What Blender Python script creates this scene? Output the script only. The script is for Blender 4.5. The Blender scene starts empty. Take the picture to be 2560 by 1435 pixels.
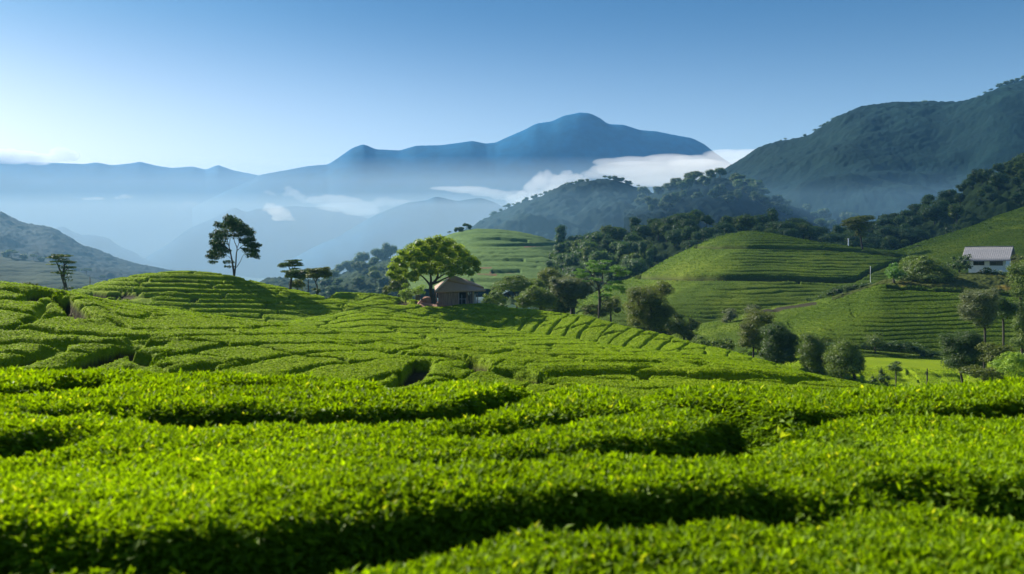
import bpy, bmesh, math, random
import numpy as np
from mathutils import Vector

# ------------------------------------------------------------------ camera, sky, sun, exposure
scene = bpy.context.scene
COL = scene.collection
F = 2560 * 35.0 / 36.0            # focal length in photograph pixels
HZ = 660.0                        # row of the horizon in the photograph
ZC = 2.6                          # eye height

cam_d = bpy.data.cameras.new("camera")
cam_d.lens = 35.0
cam_d.sensor_width = 36.0
cam_d.shift_y = -(717.5 - HZ) / 2560.0
cam_d.clip_start = 0.1
cam_d.clip_end = 60000.0
cam_d.dof.use_dof = True
cam_d.dof.focus_distance = 95.0
cam_d.dof.aperture_fstop = 1.5
cam = bpy.data.objects.new("camera", cam_d)
cam.location = (0, 0, ZC)
cam.rotation_euler = (math.radians(90), 0, 0)
COL.objects.link(cam)
scene.camera = cam

SUN_AZ = math.radians(-48)        # from +Y towards +X
SUN_EL = math.radians(31)
world = bpy.data.worlds.new("World")
scene.world = world
world.use_nodes = True
wn = world.node_tree
sky = wn.nodes.new("ShaderNodeTexSky")
sky.sky_type = 'NISHITA'
sky.sun_disc = False
sky.sun_elevation = SUN_EL
sky.sun_rotation = SUN_AZ
sky.altitude = 600
sky.air_density = 1.0
sky.dust_density = 2.0
sky.ozone_density = 5.0
bg = wn.nodes["Background"]
bg.inputs["Strength"].default_value = 0.064
tcw = wn.nodes.new("ShaderNodeTexCoord"); sxyz = wn.nodes.new("ShaderNodeSeparateXYZ")   # morning haze: pale low sky, deeper blue above
wn.links.new(tcw.outputs["Generated"], sxyz.inputs[0])
rmp = wn.nodes.new("ShaderNodeValToRGB"); rmp.color_ramp.interpolation = 'EASE'
e = rmp.color_ramp.elements
e[0].position = 0.07; e[0].color = (1.0, 0.88, 0.78, 1); e[1].position = 0.27; e[1].color = (0.22, 0.38, 0.47, 1)
x = e.new(0.65); x.color = (0.85, 0.92, 1.0, 1)
wn.links.new(sxyz.outputs["Z"], rmp.inputs["Fac"])
mulw = wn.nodes.new("ShaderNodeMix"); mulw.data_type = 'RGBA'; mulw.blend_type = 'MULTIPLY'; mulw.inputs[0].default_value = 1.0
wn.links.new(sky.outputs[0], mulw.inputs[6]); wn.links.new(rmp.outputs[0], mulw.inputs[7])
wn.links.new(mulw.outputs[2], bg.inputs["Color"])

sun_d = bpy.data.lights.new("sun", 'SUN')
sun_d.energy = 5.0
sun_d.angle = math.radians(0.5)
sun_d.color = (1.0, 0.93, 0.80)
sun = bpy.data.objects.new("sun", sun_d)
to_sun = Vector((math.sin(SUN_AZ) * math.cos(SUN_EL), math.cos(SUN_AZ) * math.cos(SUN_EL), math.sin(SUN_EL)))
sun.rotation_euler = to_sun.to_track_quat('Z', 'Y').to_euler()
COL.objects.link(sun)

scene.view_settings.view_transform = 'Standard'
scene.view_settings.look = 'None'
scene.view_settings.exposure = 1.33
scene.view_settings.gamma = 1.0
scene.render.engine = 'CYCLES'
scene.cycles.use_denoising = True
scene.cycles.max_bounces = 8
scene.cycles.diffuse_bounces = 3
scene.cycles.glossy_bounces = 2
scene.cycles.transmission_bounces = 4
scene.cycles.volume_bounces = 5
scene.cycles.transparent_max_bounces = 16

# ------------------------------------------------------------------ helpers
def wx(px, d): return (px - 1280.0) / F * d
def wz(py, d): return ZC - (py - HZ) / F * d
def at(px, py, d): return (wx(px, d), d, wz(py, d))

def smooth(a, b, x):
    t = np.clip((x - a) / (b - a), 0, 1)
    return t * t * (3 - 2 * t)

_prng = np.random.RandomState(7)
_perm = _prng.permutation(512)
_ga = _prng.rand(512) * 2 * math.pi
_gx, _gy = np.cos(_ga), np.sin(_ga)
def perlin(x, y):
    x = np.asarray(x, float); y = np.asarray(y, float)
    xi = np.floor(x).astype(np.int64); yi = np.floor(y).astype(np.int64)
    xf = x - xi; yf = y - yi
    u = xf * xf * xf * (xf * (xf * 6 - 15) + 10); v = yf * yf * yf * (yf * (yf * 6 - 15) + 10)
    def g(ix, iy, dx, dy):
        h = _perm[(_perm[ix & 511] + iy) & 511]
        return _gx[h] * dx + _gy[h] * dy
    a = g(xi, yi, xf, yf); b = g(xi + 1, yi, xf - 1, yf)
    c = g(xi, yi + 1, xf, yf - 1); e = g(xi + 1, yi + 1, xf - 1, yf - 1)
    return (a + u * (b - a)) * (1 - v) + (c + u * (e - c)) * v
def fbm(x, y, o=4, gain=0.5):
    s = 0; a = 1.0
    for i in range(o):
        s = s + a * perlin(x * 2 ** i + 17.3 * i, y * 2 ** i + 9.1 * i); a *= gain
    return s
def hash01(i, k=0):
    i = np.asarray(i).astype(np.int64)
    return _perm[(_perm[(i + 37 * k) & 511] + 91 * k) & 511] / 511.0

def tag(o, label=None, cat=None, group=None, kind=None):
    if label: o["label"] = label
    if cat: o["category"] = cat
    if group: o["group"] = group
    if kind: o["kind"] = kind
    return o

def mesh_np(name, verts, faces, mats, parent=None, smooth_=True, attrs=None, mat_idx=None):
    """verts (N,3); faces: list of (M,k) int arrays"""
    me = bpy.data.meshes.new(name)
    verts = np.ascontiguousarray(verts, dtype=np.float32)
    if not isinstance(faces, list): faces = [faces]
    faces = [np.asarray(f, dtype=np.int32) for f in faces if len(f)]
    nl = sum(f.size for f in faces); npoly = sum(len(f) for f in faces)
    me.vertices.add(len(verts)); me.loops.add(nl); me.polygons.add(npoly)
    me.vertices.foreach_set("co", verts.ravel())
    me.loops.foreach_set("vertex_index", np.concatenate([f.ravel() for f in faces]))
    tot = np.concatenate([np.full(len(f), f.shape[1], np.int32) for f in faces])
    start = np.concatenate([[0], np.cumsum(tot)[:-1]]).astype(np.int32)
    me.polygons.foreach_set("loop_start", start)
    me.polygons.foreach_set("loop_total", tot)
    sm = smooth_ if isinstance(smooth_, np.ndarray) else np.full(npoly, bool(smooth_))
    me.polygons.foreach_set("use_smooth", sm)
    if mat_idx is not None: me.polygons.foreach_set("material_index", np.asarray(mat_idx, np.int32))
    for m in (mats if isinstance(mats, (list, tuple)) else [mats]): me.materials.append(m)
    for k, v in (attrs or {}).items():
        a = me.attributes.new(k, 'FLOAT', 'POINT'); a.data.foreach_set("value", np.ascontiguousarray(v, np.float32))
    me.update(calc_edges=True)
    o = bpy.data.objects.new(name, me); COL.objects.link(o)
    if parent is not None: o.parent = parent
    return o

def grid_faces(nr, nc, off=0):
    i = np.arange(nr - 1)[:, None] * nc + np.arange(nc - 1)[None, :]
    i = i.ravel() + off
    return np.stack([i, i + 1, i + nc + 1, i + nc], 1)

def empty(name, loc, label, cat, group=None, rz=0.0):
    o = bpy.data.objects.new(name, None); COL.objects.link(o)
    o.location = loc; o.rotation_euler = (0, 0, rz); o.empty_display_size = 0.3
    return tag(o, label, cat, group)

def tube(pts, n=7):
    """pts: list of (x,y,z,r) -> verts, quads (tapered limb, capped by tight end)"""
    P = np.array([p[:3] for p in pts], float); R = [p[3] for p in pts]
    V = []; Fq = []
    for i in range(len(P)):
        t = P[min(i + 1, len(P) - 1)] - P[max(i - 1, 0)]
        t = t / (np.linalg.norm(t) + 1e-9)
        a = np.cross(t, [0.31, 0.9, 0.17]); a /= np.linalg.norm(a) + 1e-9
        b = np.cross(t, a)
        for k in range(n):
            an = 2 * math.pi * k / n
            V.append(P[i] + R[i] * (math.cos(an) * a + math.sin(an) * b))
    for i in range(len(P) - 1):
        for k in range(n):
            k2 = (k + 1) % n
            Fq.append((i * n + k, i * n + k2, (i + 1) * n + k2, (i + 1) * n + k))
    return np.array(V), np.array(Fq)

def refine(pts, sub=4, wob=0.0, rng=None):
    """Catmull-Rom through (x,y,z,r)"""
    P = np.array(pts, float)
    if len(P) < 3 and sub < 2: return [tuple(p) for p in P]
    Q = np.vstack([2 * P[0] - P[1], P, 2 * P[-1] - P[-2]])
    out = []
    for i in range(1, len(Q) - 2):
        for s in range(sub):
            t = s / sub
            p = 0.5 * ((2 * Q[i]) + (-Q[i - 1] + Q[i + 1]) * t + (2 * Q[i - 1] - 5 * Q[i] + 4 * Q[i + 1] - Q[i + 2]) * t * t
                       + (-Q[i - 1] + 3 * Q[i] - 3 * Q[i + 1] + Q[i + 2]) * t ** 3)
            p[3] = max(p[3], 0.002)
            out.append(tuple(p))
    out.append(tuple(P[-1]))
    return out

# ------------------------------------------------------------------ materials
def nt(name):
    m = bpy.data.materials.new(name); m.use_nodes = True
    n = m.node_tree; n.nodes.clear()
    out = n.nodes.new("ShaderNodeOutputMaterial")
    return m, n, out
def N(n, t, **kw):
    x = n.nodes.new(t)
    for k, v in kw.items():
        if hasattr(x, k): setattr(x, k, v)
        else: x.inputs[k.replace("_", " ")].default_value = v
    return x
def coords(n, scale):
    c = N(n, "ShaderNodeNewGeometry"); mp = N(n, "ShaderNodeMapping")
    mp.inputs["Scale"].default_value = scale if hasattr(scale, "__len__") else (scale,) * 3
    n.links.new(c.outputs["Position"], mp.inputs["Vector"])
    return mp.outputs["Vector"]
def ramp(n, fac, stops):
    r = N(n, "ShaderNodeValToRGB"); e = r.color_ramp.elements
    while len(e) < len(stops): e.new(0.5)
    for i, (p, c) in enumerate(stops): e[i].position = p; e[i].color = (*c, 1)
    n.links.new(fac, r.inputs["Fac"]); return r.outputs["Color"]
def noise(n, vec, scale, detail=4, rough=0.55):
    t = N(n, "ShaderNodeTexNoise"); t.inputs["Scale"].default_value = scale
    t.inputs["Detail"].default_value = detail; t.inputs["Roughness"].default_value = rough
    if vec is not None: n.links.new(vec, t.inputs["Vector"])
    return t.outputs["Fac"]
def mixc(n, fac, a, b, mode='MIX'):
    m = N(n, "ShaderNodeMix"); m.data_type = 'RGBA'; m.blend_type = mode
    if isinstance(fac, (int, float)): m.inputs[0].default_value = fac
    else: n.links.new(fac, m.inputs[0])
    for s, v in ((6, a), (7, b)):
        if isinstance(v, tuple): m.inputs[s].default_value = (*v, 1)
        else: n.links.new(v, m.inputs[s])
    return m.outputs[2]

def leaf_mat(name, dark, light, trans=None, tmix=0.35, rough=0.5, spec=0.3, big=0.12, tip=None):
    """foliage: per-leaf tint (attribute) and broad clumps of tone; part of the light passes through"""
    m, n, out = nt(name)
    at_ = N(n, "ShaderNodeAttribute", attribute_name="tint")
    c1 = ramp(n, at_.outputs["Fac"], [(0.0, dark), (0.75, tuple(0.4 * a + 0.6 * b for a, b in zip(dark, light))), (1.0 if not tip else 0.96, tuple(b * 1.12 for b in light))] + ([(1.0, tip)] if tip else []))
    b = noise(n, coords(n, 1.0), big, 3)
    c = mixc(n, 1.0, c1, ramp(n, b, [(0.3, (0.72, 0.74, 0.7)), (0.7, (1.18, 1.15, 1.0))]), 'MULTIPLY')
    p = N(n, "ShaderNodeBsdfPrincipled"); p.inputs["Roughness"].default_value = rough
    p.inputs["Specular IOR Level"].default_value = spec
    n.links.new(c, p.inputs["Base Color"])
    t = N(n, "ShaderNodeBsdfTranslucent")
    n.links.new(mixc(n, 1.0, c, trans or (1.35, 1.3, 0.5), 'MULTIPLY'), t.inputs["Color"])
    mx = N(n, "ShaderNodeMixShader"); mx.inputs[0].default_value = tmix
    n.links.new(p.outputs[0], mx.inputs[1]); n.links.new(t.outputs[0], mx.inputs[2])
    n.links.new(mx.outputs[0], out.inputs["Surface"])
    return m

def ground_mat(name, stops, scale, fine, bump, bdist, rough=0.9, stretch=None, attr=None, attr_col=None, tmix=0.0):
    m, n, out = nt(name)
    v = coords(n, stretch or 1.0)
    c = ramp(n, noise(n, v, scale, 6), stops)
    f = noise(n, coords(n, 1.0), fine, 5, 0.65)
    c = mixc(n, 1.0, c, ramp(n, f, [(0.25, (0.6, 0.62, 0.55)), (0.75, (1.35, 1.3, 1.2))]), 'MULTIPLY')
    if attr:
        a = N(n, "ShaderNodeAttribute", attribute_name=attr)
        c = mixc(n, a.outputs["Fac"], c, attr_col)
    p = N(n, "ShaderNodeBsdfPrincipled"); p.inputs["Roughness"].default_value = rough
    p.inputs["Specular IOR Level"].default_value = 0.04
    n.links.new(c, p.inputs["Base Color"])
    b = N(n, "ShaderNodeBump"); b.inputs["Strength"].default_value = bump; b.inputs["Distance"].default_value = bdist
    n.links.new(f, b.inputs["Height"]); n.links.new(b.outputs[0], p.inputs["Normal"])
    n.links.new(p.outputs[0], out.inputs["Surface"])
    return m

def plain(name, a, b, scale, rough=0.8, stretch=1.0, bump=0.0, metallic=0.0):
    m, n, out = nt(name)
    tc = N(n, "ShaderNodeTexCoord"); mp = N(n, "ShaderNodeMapping")
    mp.inputs["Scale"].default_value = stretch if hasattr(stretch, "__len__") else (stretch,) * 3
    n.links.new(tc.outputs["Object"], mp.inputs["Vector"])
    f = noise(n, mp.outputs["Vector"], scale, 6, 0.6)
    p = N(n, "ShaderNodeBsdfPrincipled"); p.inputs["Roughness"].default_value = rough; p.inputs["Metallic"].default_value = metallic
    n.links.new(ramp(n, f, [(0.3, a), (0.7, b)]), p.inputs["Base Color"])
    if bump:
        bm = N(n, "ShaderNodeBump"); bm.inputs["Strength"].default_value = bump; bm.inputs["Distance"].default_value = 0.05
        n.links.new(f, bm.inputs["Height"]); n.links.new(bm.outputs[0], p.inputs["Normal"])
    n.links.new(p.outputs[0], out.inputs["Surface"])
    return m

M = {}
M["tea_leaf"] = leaf_mat("tea_leaf", (0.045, 0.100, 0.002), (0.27, 0.43, 0.003), tmix=0.48, rough=0.55, spec=0.1, big=0.35, tip=(0.44, 0.50, 0.03))
M["tea_spray"] = leaf_mat("tea_spray", (0.034, 0.080, 0.005), (0.140, 0.235, 0.010), tmix=0.3, rough=0.6, spec=0.08, big=0.08)
M["tea_mid_leaf"] = leaf_mat("tea_mid_leaf", (0.085, 0.160, 0.002), (0.31, 0.46, 0.003), tmix=0.42, rough=0.6, spec=0.08, big=0.1)
M["tea_under"] = ground_mat("tea_under", [(0.3, (0.02, 0.045, 0.006)), (0.7, (0.04, 0.08, 0.01))], 3.0, 30.0, 0.5, 0.03)
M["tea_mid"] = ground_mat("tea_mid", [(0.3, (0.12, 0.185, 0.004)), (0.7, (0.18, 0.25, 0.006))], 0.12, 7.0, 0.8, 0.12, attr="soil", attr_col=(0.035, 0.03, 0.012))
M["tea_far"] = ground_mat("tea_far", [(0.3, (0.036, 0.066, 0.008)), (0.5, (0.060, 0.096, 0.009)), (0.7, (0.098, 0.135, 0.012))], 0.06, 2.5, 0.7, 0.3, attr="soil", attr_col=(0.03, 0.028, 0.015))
M["terrace"] = ground_mat("terrace", [(0.3, (0.04, 0.085, 0.025)), (0.5, (0.07, 0.125, 0.035)), (0.72, (0.10, 0.16, 0.045))], 0.05, 0.8, 0.5, 0.5, stretch=(0.12, 0.5, 2.2), attr="soil", attr_col=(0.15, 0.085, 0.05))
M["forest_far"] = ground_mat("forest_far", [(0.3, (0.002, 0.012, 0.013)), (0.7, (0.005, 0.021, 0.020))], 0.012, 0.16, 0.5, 2.0)
M["mountain"] = ground_mat("mountain", [(0.3, (0.0, 0.082, 0.20)), (0.7, (0.001, 0.095, 0.23))], 0.003, 0.02, 0.08, 4.0)  # blue of the distant air is painted into the base colour
M["valley"] = ground_mat("valley", [(0.3, (0.03, 0.06, 0.02)), (0.7, (0.06, 0.10, 0.03))], 0.01, 0.2, 0.5, 1.0)
M["dim_slope"] = ground_mat("dim_slope", [(0.3, (0.018, 0.032, 0.014)), (0.7, (0.04, 0.062, 0.026))], 0.03, 0.5, 0.6, 0.6, stretch=(0.2, 0.5, 1.5))
M["scrub"] = ground_mat("scrub", [(0.3, (0.035, 0.05, 0.012)), (0.55, (0.06, 0.075, 0.018)), (0.75, (0.14, 0.09, 0.02))], 0.12, 2.0, 1.0, 0.4)
M["forest_floor"] = ground_mat("forest_floor", [(0.3, (0.012, 0.028, 0.010)), (0.7, (0.035, 0.060, 0.018))], 0.06, 0.8, 1.0, 0.8)
M["bark"] = plain("bark", (0.022, 0.017, 0.013), (0.06, 0.048, 0.036), 6.0, 0.9, (1, 1, 0.3), 0.6)
M["soil"] = plain("soil", (0.22, 0.10, 0.06), (0.36, 0.19, 0.12), 3.0, 0.95, 1.0, 0.4)

# ------------------------------------------------------------------ near tea land: one surface from the eye to ~250 m
def tab(*kn):
    """table over photo columns: (px, value), returns smoothed sampler"""
    xs = np.arange(-1500, 4100, 8.0)
    k = np.array(kn, float)
    y = np.interp(xs, k[:, 0], k[:, 1])
    w = np.hanning(13); w /= w.sum()
    y = np.convolve(np.pad(y, 6, 'edge'), w, 'valid')
    return lambda px: np.interp(px, xs, y)
brow = tab((-900, 955), (0, 955), (300, 958), (600, 965), (900, 982), (1300, 992), (1600, 998), (2050, 1000), (2250, 994), (2400, 984), (2560, 974), (3400, 960))
B_py = tab((-900, 690), (0, 706), (176, 733), (316, 761), (440, 776), (600, 801), (720, 818), (860, 836), (1036, 850), (1212, 865), (1387, 878), (1563, 887), (1760, 893), (1900, 913), (2000, 934), (2100, 957), (2180, 972), (2300, 990), (3400, 1010))
B_d = tab((-900, 62), (600, 62), (1400, 60), (1760, 58), (2180, 54), (3400, 54))
E_py = tab((-900, 730), (0, 745), (316, 778), (500, 800), (640, 812), (740, 801), (880, 777), (925, 774), (1008, 786), (1106, 802), (1212, 819), (1310, 829), (1408, 842), (1475, 855), (1600, 873), (1760, 886), (1883, 904), (2000, 930), (2100, 953), (2180, 968), (2300, 988), (3400, 1008))
E_d = tab((-900, 112), (1100, 112), (1310, 105), (1475, 98), (1600, 92), (1760, 85), (1883, 78), (2000, 74), (2180, 70), (3400, 70))
C_py = tab((-900, 760), (0, 750), (120, 738), (165, 729), (210, 716), (256, 702), (316, 690), (380, 682), (449, 677), (513, 680), (560, 685), (609, 695), (699, 718), (792, 737), (856, 754), (920, 777), (1000, 786))
D_py = tab((-900, 775), (165, 760), (449, 720), (609, 725), (720, 733), (820, 733), (860, 731), (950, 735), (1030, 748), (1100, 757), (1197, 754), (1264, 768), (1352, 777), (1458, 789), (1563, 814), (1668, 840), (1760, 863), (1860, 886), (1960, 915), (2060, 940), (2150, 959), (2190, 968), (2300, 985), (3400, 1000))
D_d = tab((-900, 172), (820, 172), (1000, 165), (1212, 160), (1400, 146), (1600, 126), (1760, 112), (1883, 102), (2000, 94), (2180, 86), (3400, 86))
wC = tab((-900, 1), (830, 1), (930, 0), (3400, 0))    # 1 where the left dome stands, 0 where the hut hill does

def knots(px):
    px = np.asarray(px, float)
    one = np.ones_like(px)
    K = []
    zb = wz(brow(px), 14.5)
    K.append((0.3 * one, (ZC - 1.72) * one)); K.append((6.5 * one, (ZC - 1.72) * one))
    K.append((10.5 * one, 0.5 * (ZC - 1.71) + 0.5 * (wz(brow(px), 14.5) - 0.02)))
    K.append((14.5 * one, zb))
    K.append((19.0 * one, wz(brow(px) + 45, 19.0)))
    K.append((27.0 * one, wz(brow(px) + 75, 27.0)))
    K.append((36.0 * one, wz(brow(px) + 26, 36.0)))
    bd, bp = B_d(px), B_py(px)
    z36 = K[-1][1]; zB = wz(bp, bd)
    K.append((36 + 0.5 * (bd - 36), z36 + 0.5 * (zB - z36) + 0.35))
    K.append((bd, zB))
    ed, ep = E_d(px), E_py(px)
    dip = np.interp(ep - bp, [-90, -10, 0], [26, 8, 4])
    dv = bd + 0.25 * (ed - bd)
    K.append((dv, wz(bp + dip, dv)))
    df = bd + 0.5 * (ed - bd)
    K.append((df, wz(bp + 3, df)))
    K.append((ed, wz(ep, ed)))
    dd, dp = D_d(px), D_py(px)
    dv = ed + 0.14 * (dd - ed)
    K.append((dv, wz(ep + np.interp(ep - dp, [0, 40], [3, 14]), dv)))
    w = wC(px); df = ed + (0.32 * w + 0.62 * (1 - w)) * (dd - ed)
    zf = wz(ep + 2, df); K.append((df, zf))
    zD = wz(dp, dd)
    d13 = ed + (0.64 * w + 0.78 * (1 - w)) * (dd - ed); l13 = zf + (zD - zf) * 0.50 + 0.1
    K.append((d13, w * wz(C_py(px), d13) + (1 - w) * l13))
    d14 = ed + (0.77 * w + 0.90 * (1 - w)) * (dd - ed); l14 = zf + (zD - zf) * 0.83 + 0.1
    K.append((d14, w * wz(C_py(px) + 10, d14) + (1 - w) * l14))
    zD2 = w * np.minimum(zD, wz(C_py(px) + 30, dd)) + (1 - w) * zD
    wl = np.interp(px, [780, 840], [1, 0]); zD = wl * zD2 + (1 - wl) * zD
    K.append((dd, zD))
    K.append((dd * 1.07, wz(HZ, dd * 1.07) + np.minimum((zD - ZC) * 1.07, zD - ZC) - 1.6))
    K.append((dd * 1.35, np.minimum(-15.0, zD - 6)))
    K.append((270 * one, -24.0 * one))
    return np.stack([k[0] for k in K]), np.stack([k[1] for k in K])

def tz(px, d):
    """height of the tea land's canopy top at photo column px and distance d (same shape arrays)"""
    px = np.asarray(px, float); d = np.asarray(d, float)
    shp = np.broadcast(px, d).shape
    px = np.broadcast_to(px, shp).ravel(); d = np.broadcast_to(d, shp).ravel()
    upx, inv = np.unique(px, return_inverse=True)
    D, Z = knots(upx)
    h = np.diff(D, axis=0); s = np.diff(Z, axis=0) / h
    m = np.zeros_like(Z)
    same = s[:-1] * s[1:] > 0
    w1 = 2 * h[1:] + h[:-1]; w2 = h[1:] + 2 * h[:-1]
    with np.errstate(divide='ignore', invalid='ignore'):
        m[1:-1] = np.where(same, (w1 + w2) / (w1 / s[:-1] + w2 / s[1:]), 0)
    # keep crests a little rounder than strict monotone slopes would
    m[0] = s[0]; m[-1] = s[-1]
    out = np.empty(len(d))
    k = np.zeros(len(d), int)
    for i in range(1, len(D) - 1): k += (d >= D[i][inv])
    D0 = D[k, inv]; H = h[k, inv]
    t = np.clip((d - D0) / H, 0, 1)
    t2 = t * t; t3 = t2 * t
    out = (2 * t3 - 3 * t2 + 1) * Z[k, inv] + (t3 - 2 * t2 + t) * H * m[k, inv] + (-2 * t3 + 3 * t2) * Z[k + 1, inv] + (t3 - t2) * H * m[k + 1, inv]
    return out.reshape(shp)

def hit(px, py, d0, d1, n=1500):
    """first distance in [d0,d1] where the view ray of (px,py) meets the tea land"""
    ds = np.linspace(d0, d1, n)
    z = tz(np.full(n, float(px)), ds)
    p = HZ + (ZC - z) / ds * F
    i = np.argmax(p <= py)
    return ds[i] if p[i] <= py else ds[-1]

def gap_field(X, Y, lines, near, far, lip=0.55, gw=0.45, wall=0.3, sh=0.7):
    """how far the canopy sinks (0..1) at points X,Y for a list of gap lines [(px,py,w)...]; a gap lies just behind each line"""
    dep = np.zeros(X.shape); bul = np.zeros(X.shape)
    for L in lines:
        P = []
        for (a, b, w) in L:
            d = hit(a, b, near, far)
            P.append((wx(a, d), d, w))
        P = np.array(P)
        lo = P[:, :2].min(0) - 3; hi = P[:, :2].max(0) + 3
        sel = np.where((X > lo[0]) & (X < hi[0]) & (Y > lo[1]) & (Y < hi[1]))
        if len(sel[0]) == 0: continue
        x = X[sel]; y = Y[sel]
        best = np.full(x.shape, 1e9); sg = np.zeros(x.shape); ww = np.zeros(x.shape)
        for i in range(len(P) - 1):
            ax, ay, aw = P[i]; bx, by, bw = P[i + 1]
            vx, vy = bx - ax, by - ay; l2 = vx * vx + vy * vy + 1e-9
            t = np.clip(((x - ax) * vx + (y - ay) * vy) / l2, 0, 1)
            qx = x - ax - t * vx; qy = y - ay - t * vy
            dist = np.hypot(qx, qy)
            side = np.sign(vx * qy - vy * qx)
            u = dist < best
            best = np.where(u, dist, best); sg = np.where(u, side, sg); ww = np.where(u, aw + t * (bw - aw), ww)
        s = best * np.where(sg == 0, 1, sg) + 0.10 * perlin(x * 1.7, y * 1.7) * 1.5
        inside = np.where(s < 0, 1 - smooth(0, lip * 0.35, -s), np.where(s < gw, 1.0, 1 - smooth(gw, gw + wall, s)))
        roll = np.where(s < 0, 0.10 * (1 - smooth(0, lip, -s)), np.where(s > gw, 0.22 * (1 - smooth(gw + wall * 0.6, gw + wall + sh, s)), 0))
        v = np.clip(inside + roll, 0, 1) * ww
        dep[sel] = np.maximum(dep[sel], v)
        hump = np.where(s > gw, smooth(gw, gw + wall, s) * (1 - smooth(gw + wall, gw + 2.2, s)), 0) * ww
        bul[sel] = np.maximum(bul[sel], hump)
    return dep, bul

def cards(P, Nrm, size, rng, aspect=0.55):
    """one bent leaf spray (4 corners, 2 triangles) per point"""
    n = len(P)
    r = rng.randn(n, 3); r -= (r * Nrm).sum(1)[:, None] * Nrm
    a = r / (np.linalg.norm(r, axis=1)[:, None] + 1e-9); b = np.cross(Nrm, a)
    s = (size * (0.6 + 0.8 * rng.rand(n)))[:, None]
    w = s * aspect * (0.7 + 0.6 * rng.rand(n, 1))
    v = np.stack([P - a * s * 0.5, P + b * w * 0.5 + Nrm * s * 0.08, P + a * s * 0.5 - Nrm * s * 0.1, P - b * w * 0.5 + Nrm * s * 0.08], 1)
    q = np.arange(n)[:, None] * 4
    return v.reshape(-1, 3), np.concatenate([np.concatenate([q, q + 1, q + 2], 1), np.concatenate([q, q + 2, q + 3], 1)])

# ---- foreground field -------------------------------------------------------
FG = [
 [(-500, 1078, .8), (0, 1068, .8), (150, 1058, .5), (260, 1050, .3), (320, 1055, .8), (450, 1066, 1), (600, 1072, 1), (750, 1074, 1), (900, 1070, 1), (1050, 1062, 1), (1180, 1052, 1), (1240, 1035, .9), (1320, 1008, .7), (1400, 990, .4), (1450, 975, 0)],
 [(-500, 1018, .8), (0, 1010, .8), (120, 1000, .7), (220, 988, .2)],
 [(110, 975, 0), (180, 980, .6), (260, 978, .5), (330, 972, 0)],
 [(-500, 1165, .8), (0, 1160, .8), (80, 1145, .7), (170, 1122, .6), (260, 1110, 0)],
 [(1060, 1090, 0), (1160, 1105, .6), (1250, 1108, .7), (1330, 1105, .5), (1420, 1092, .4), (1480, 1080, .7), (1580, 1070, .8), (1650, 1058, .7), (1700, 1047, .3)],
 [(1490, 985, 0), (1560, 1000, .5), (1620, 1025, .9), (1680, 1050, 1), (1715, 1054, .3)],
 [(980, 1155, 0), (1080, 1180, .6), (1200, 1192, .8), (1350, 1190, .5), (1450, 1182, .7), (1600, 1174, 1), (1750, 1157, 1), (1860, 1132, 1), (1920, 1107, .9), (1940, 1088, .9)],
 [(1690, 1010, .2), (1760, 1030, .8), (1850, 1060, 1), (1930, 1086, 1), (2000, 1083, 1), (2080, 1064, 1), (2200, 1060, 1), (2350, 1060, 1), (2450, 1052, 1), (2560, 1045, 1), (3000, 1045, 1)],
 [(-300, 1445, .5), (160, 1455, .6), (500, 1462, .7), (750, 1450, .8), (900, 1412, .9), (1070, 1384, 1), (1210, 1360, 1), (1320, 1343, 1), (1460, 1338, 1), (1600, 1340, 1), (1760, 1328, 1), (1950, 1330, 1), (2100, 1330, .7), (2200, 1320, .2)],
 [(2130, 1222, 0), (2200, 1245, .5), (2300, 1268, .8), (2400, 1282, .8), (2560, 1300, .9), (3000, 1320, .9)],
 [(880, 1000, .2), (960, 999, .7), (1040, 993, .8), (1080, 981, .5), (1120, 970, 0)],
 [(530, 992, 0), (600, 988, .5), (700, 990, .4), (780, 985, 0)],
]
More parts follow.
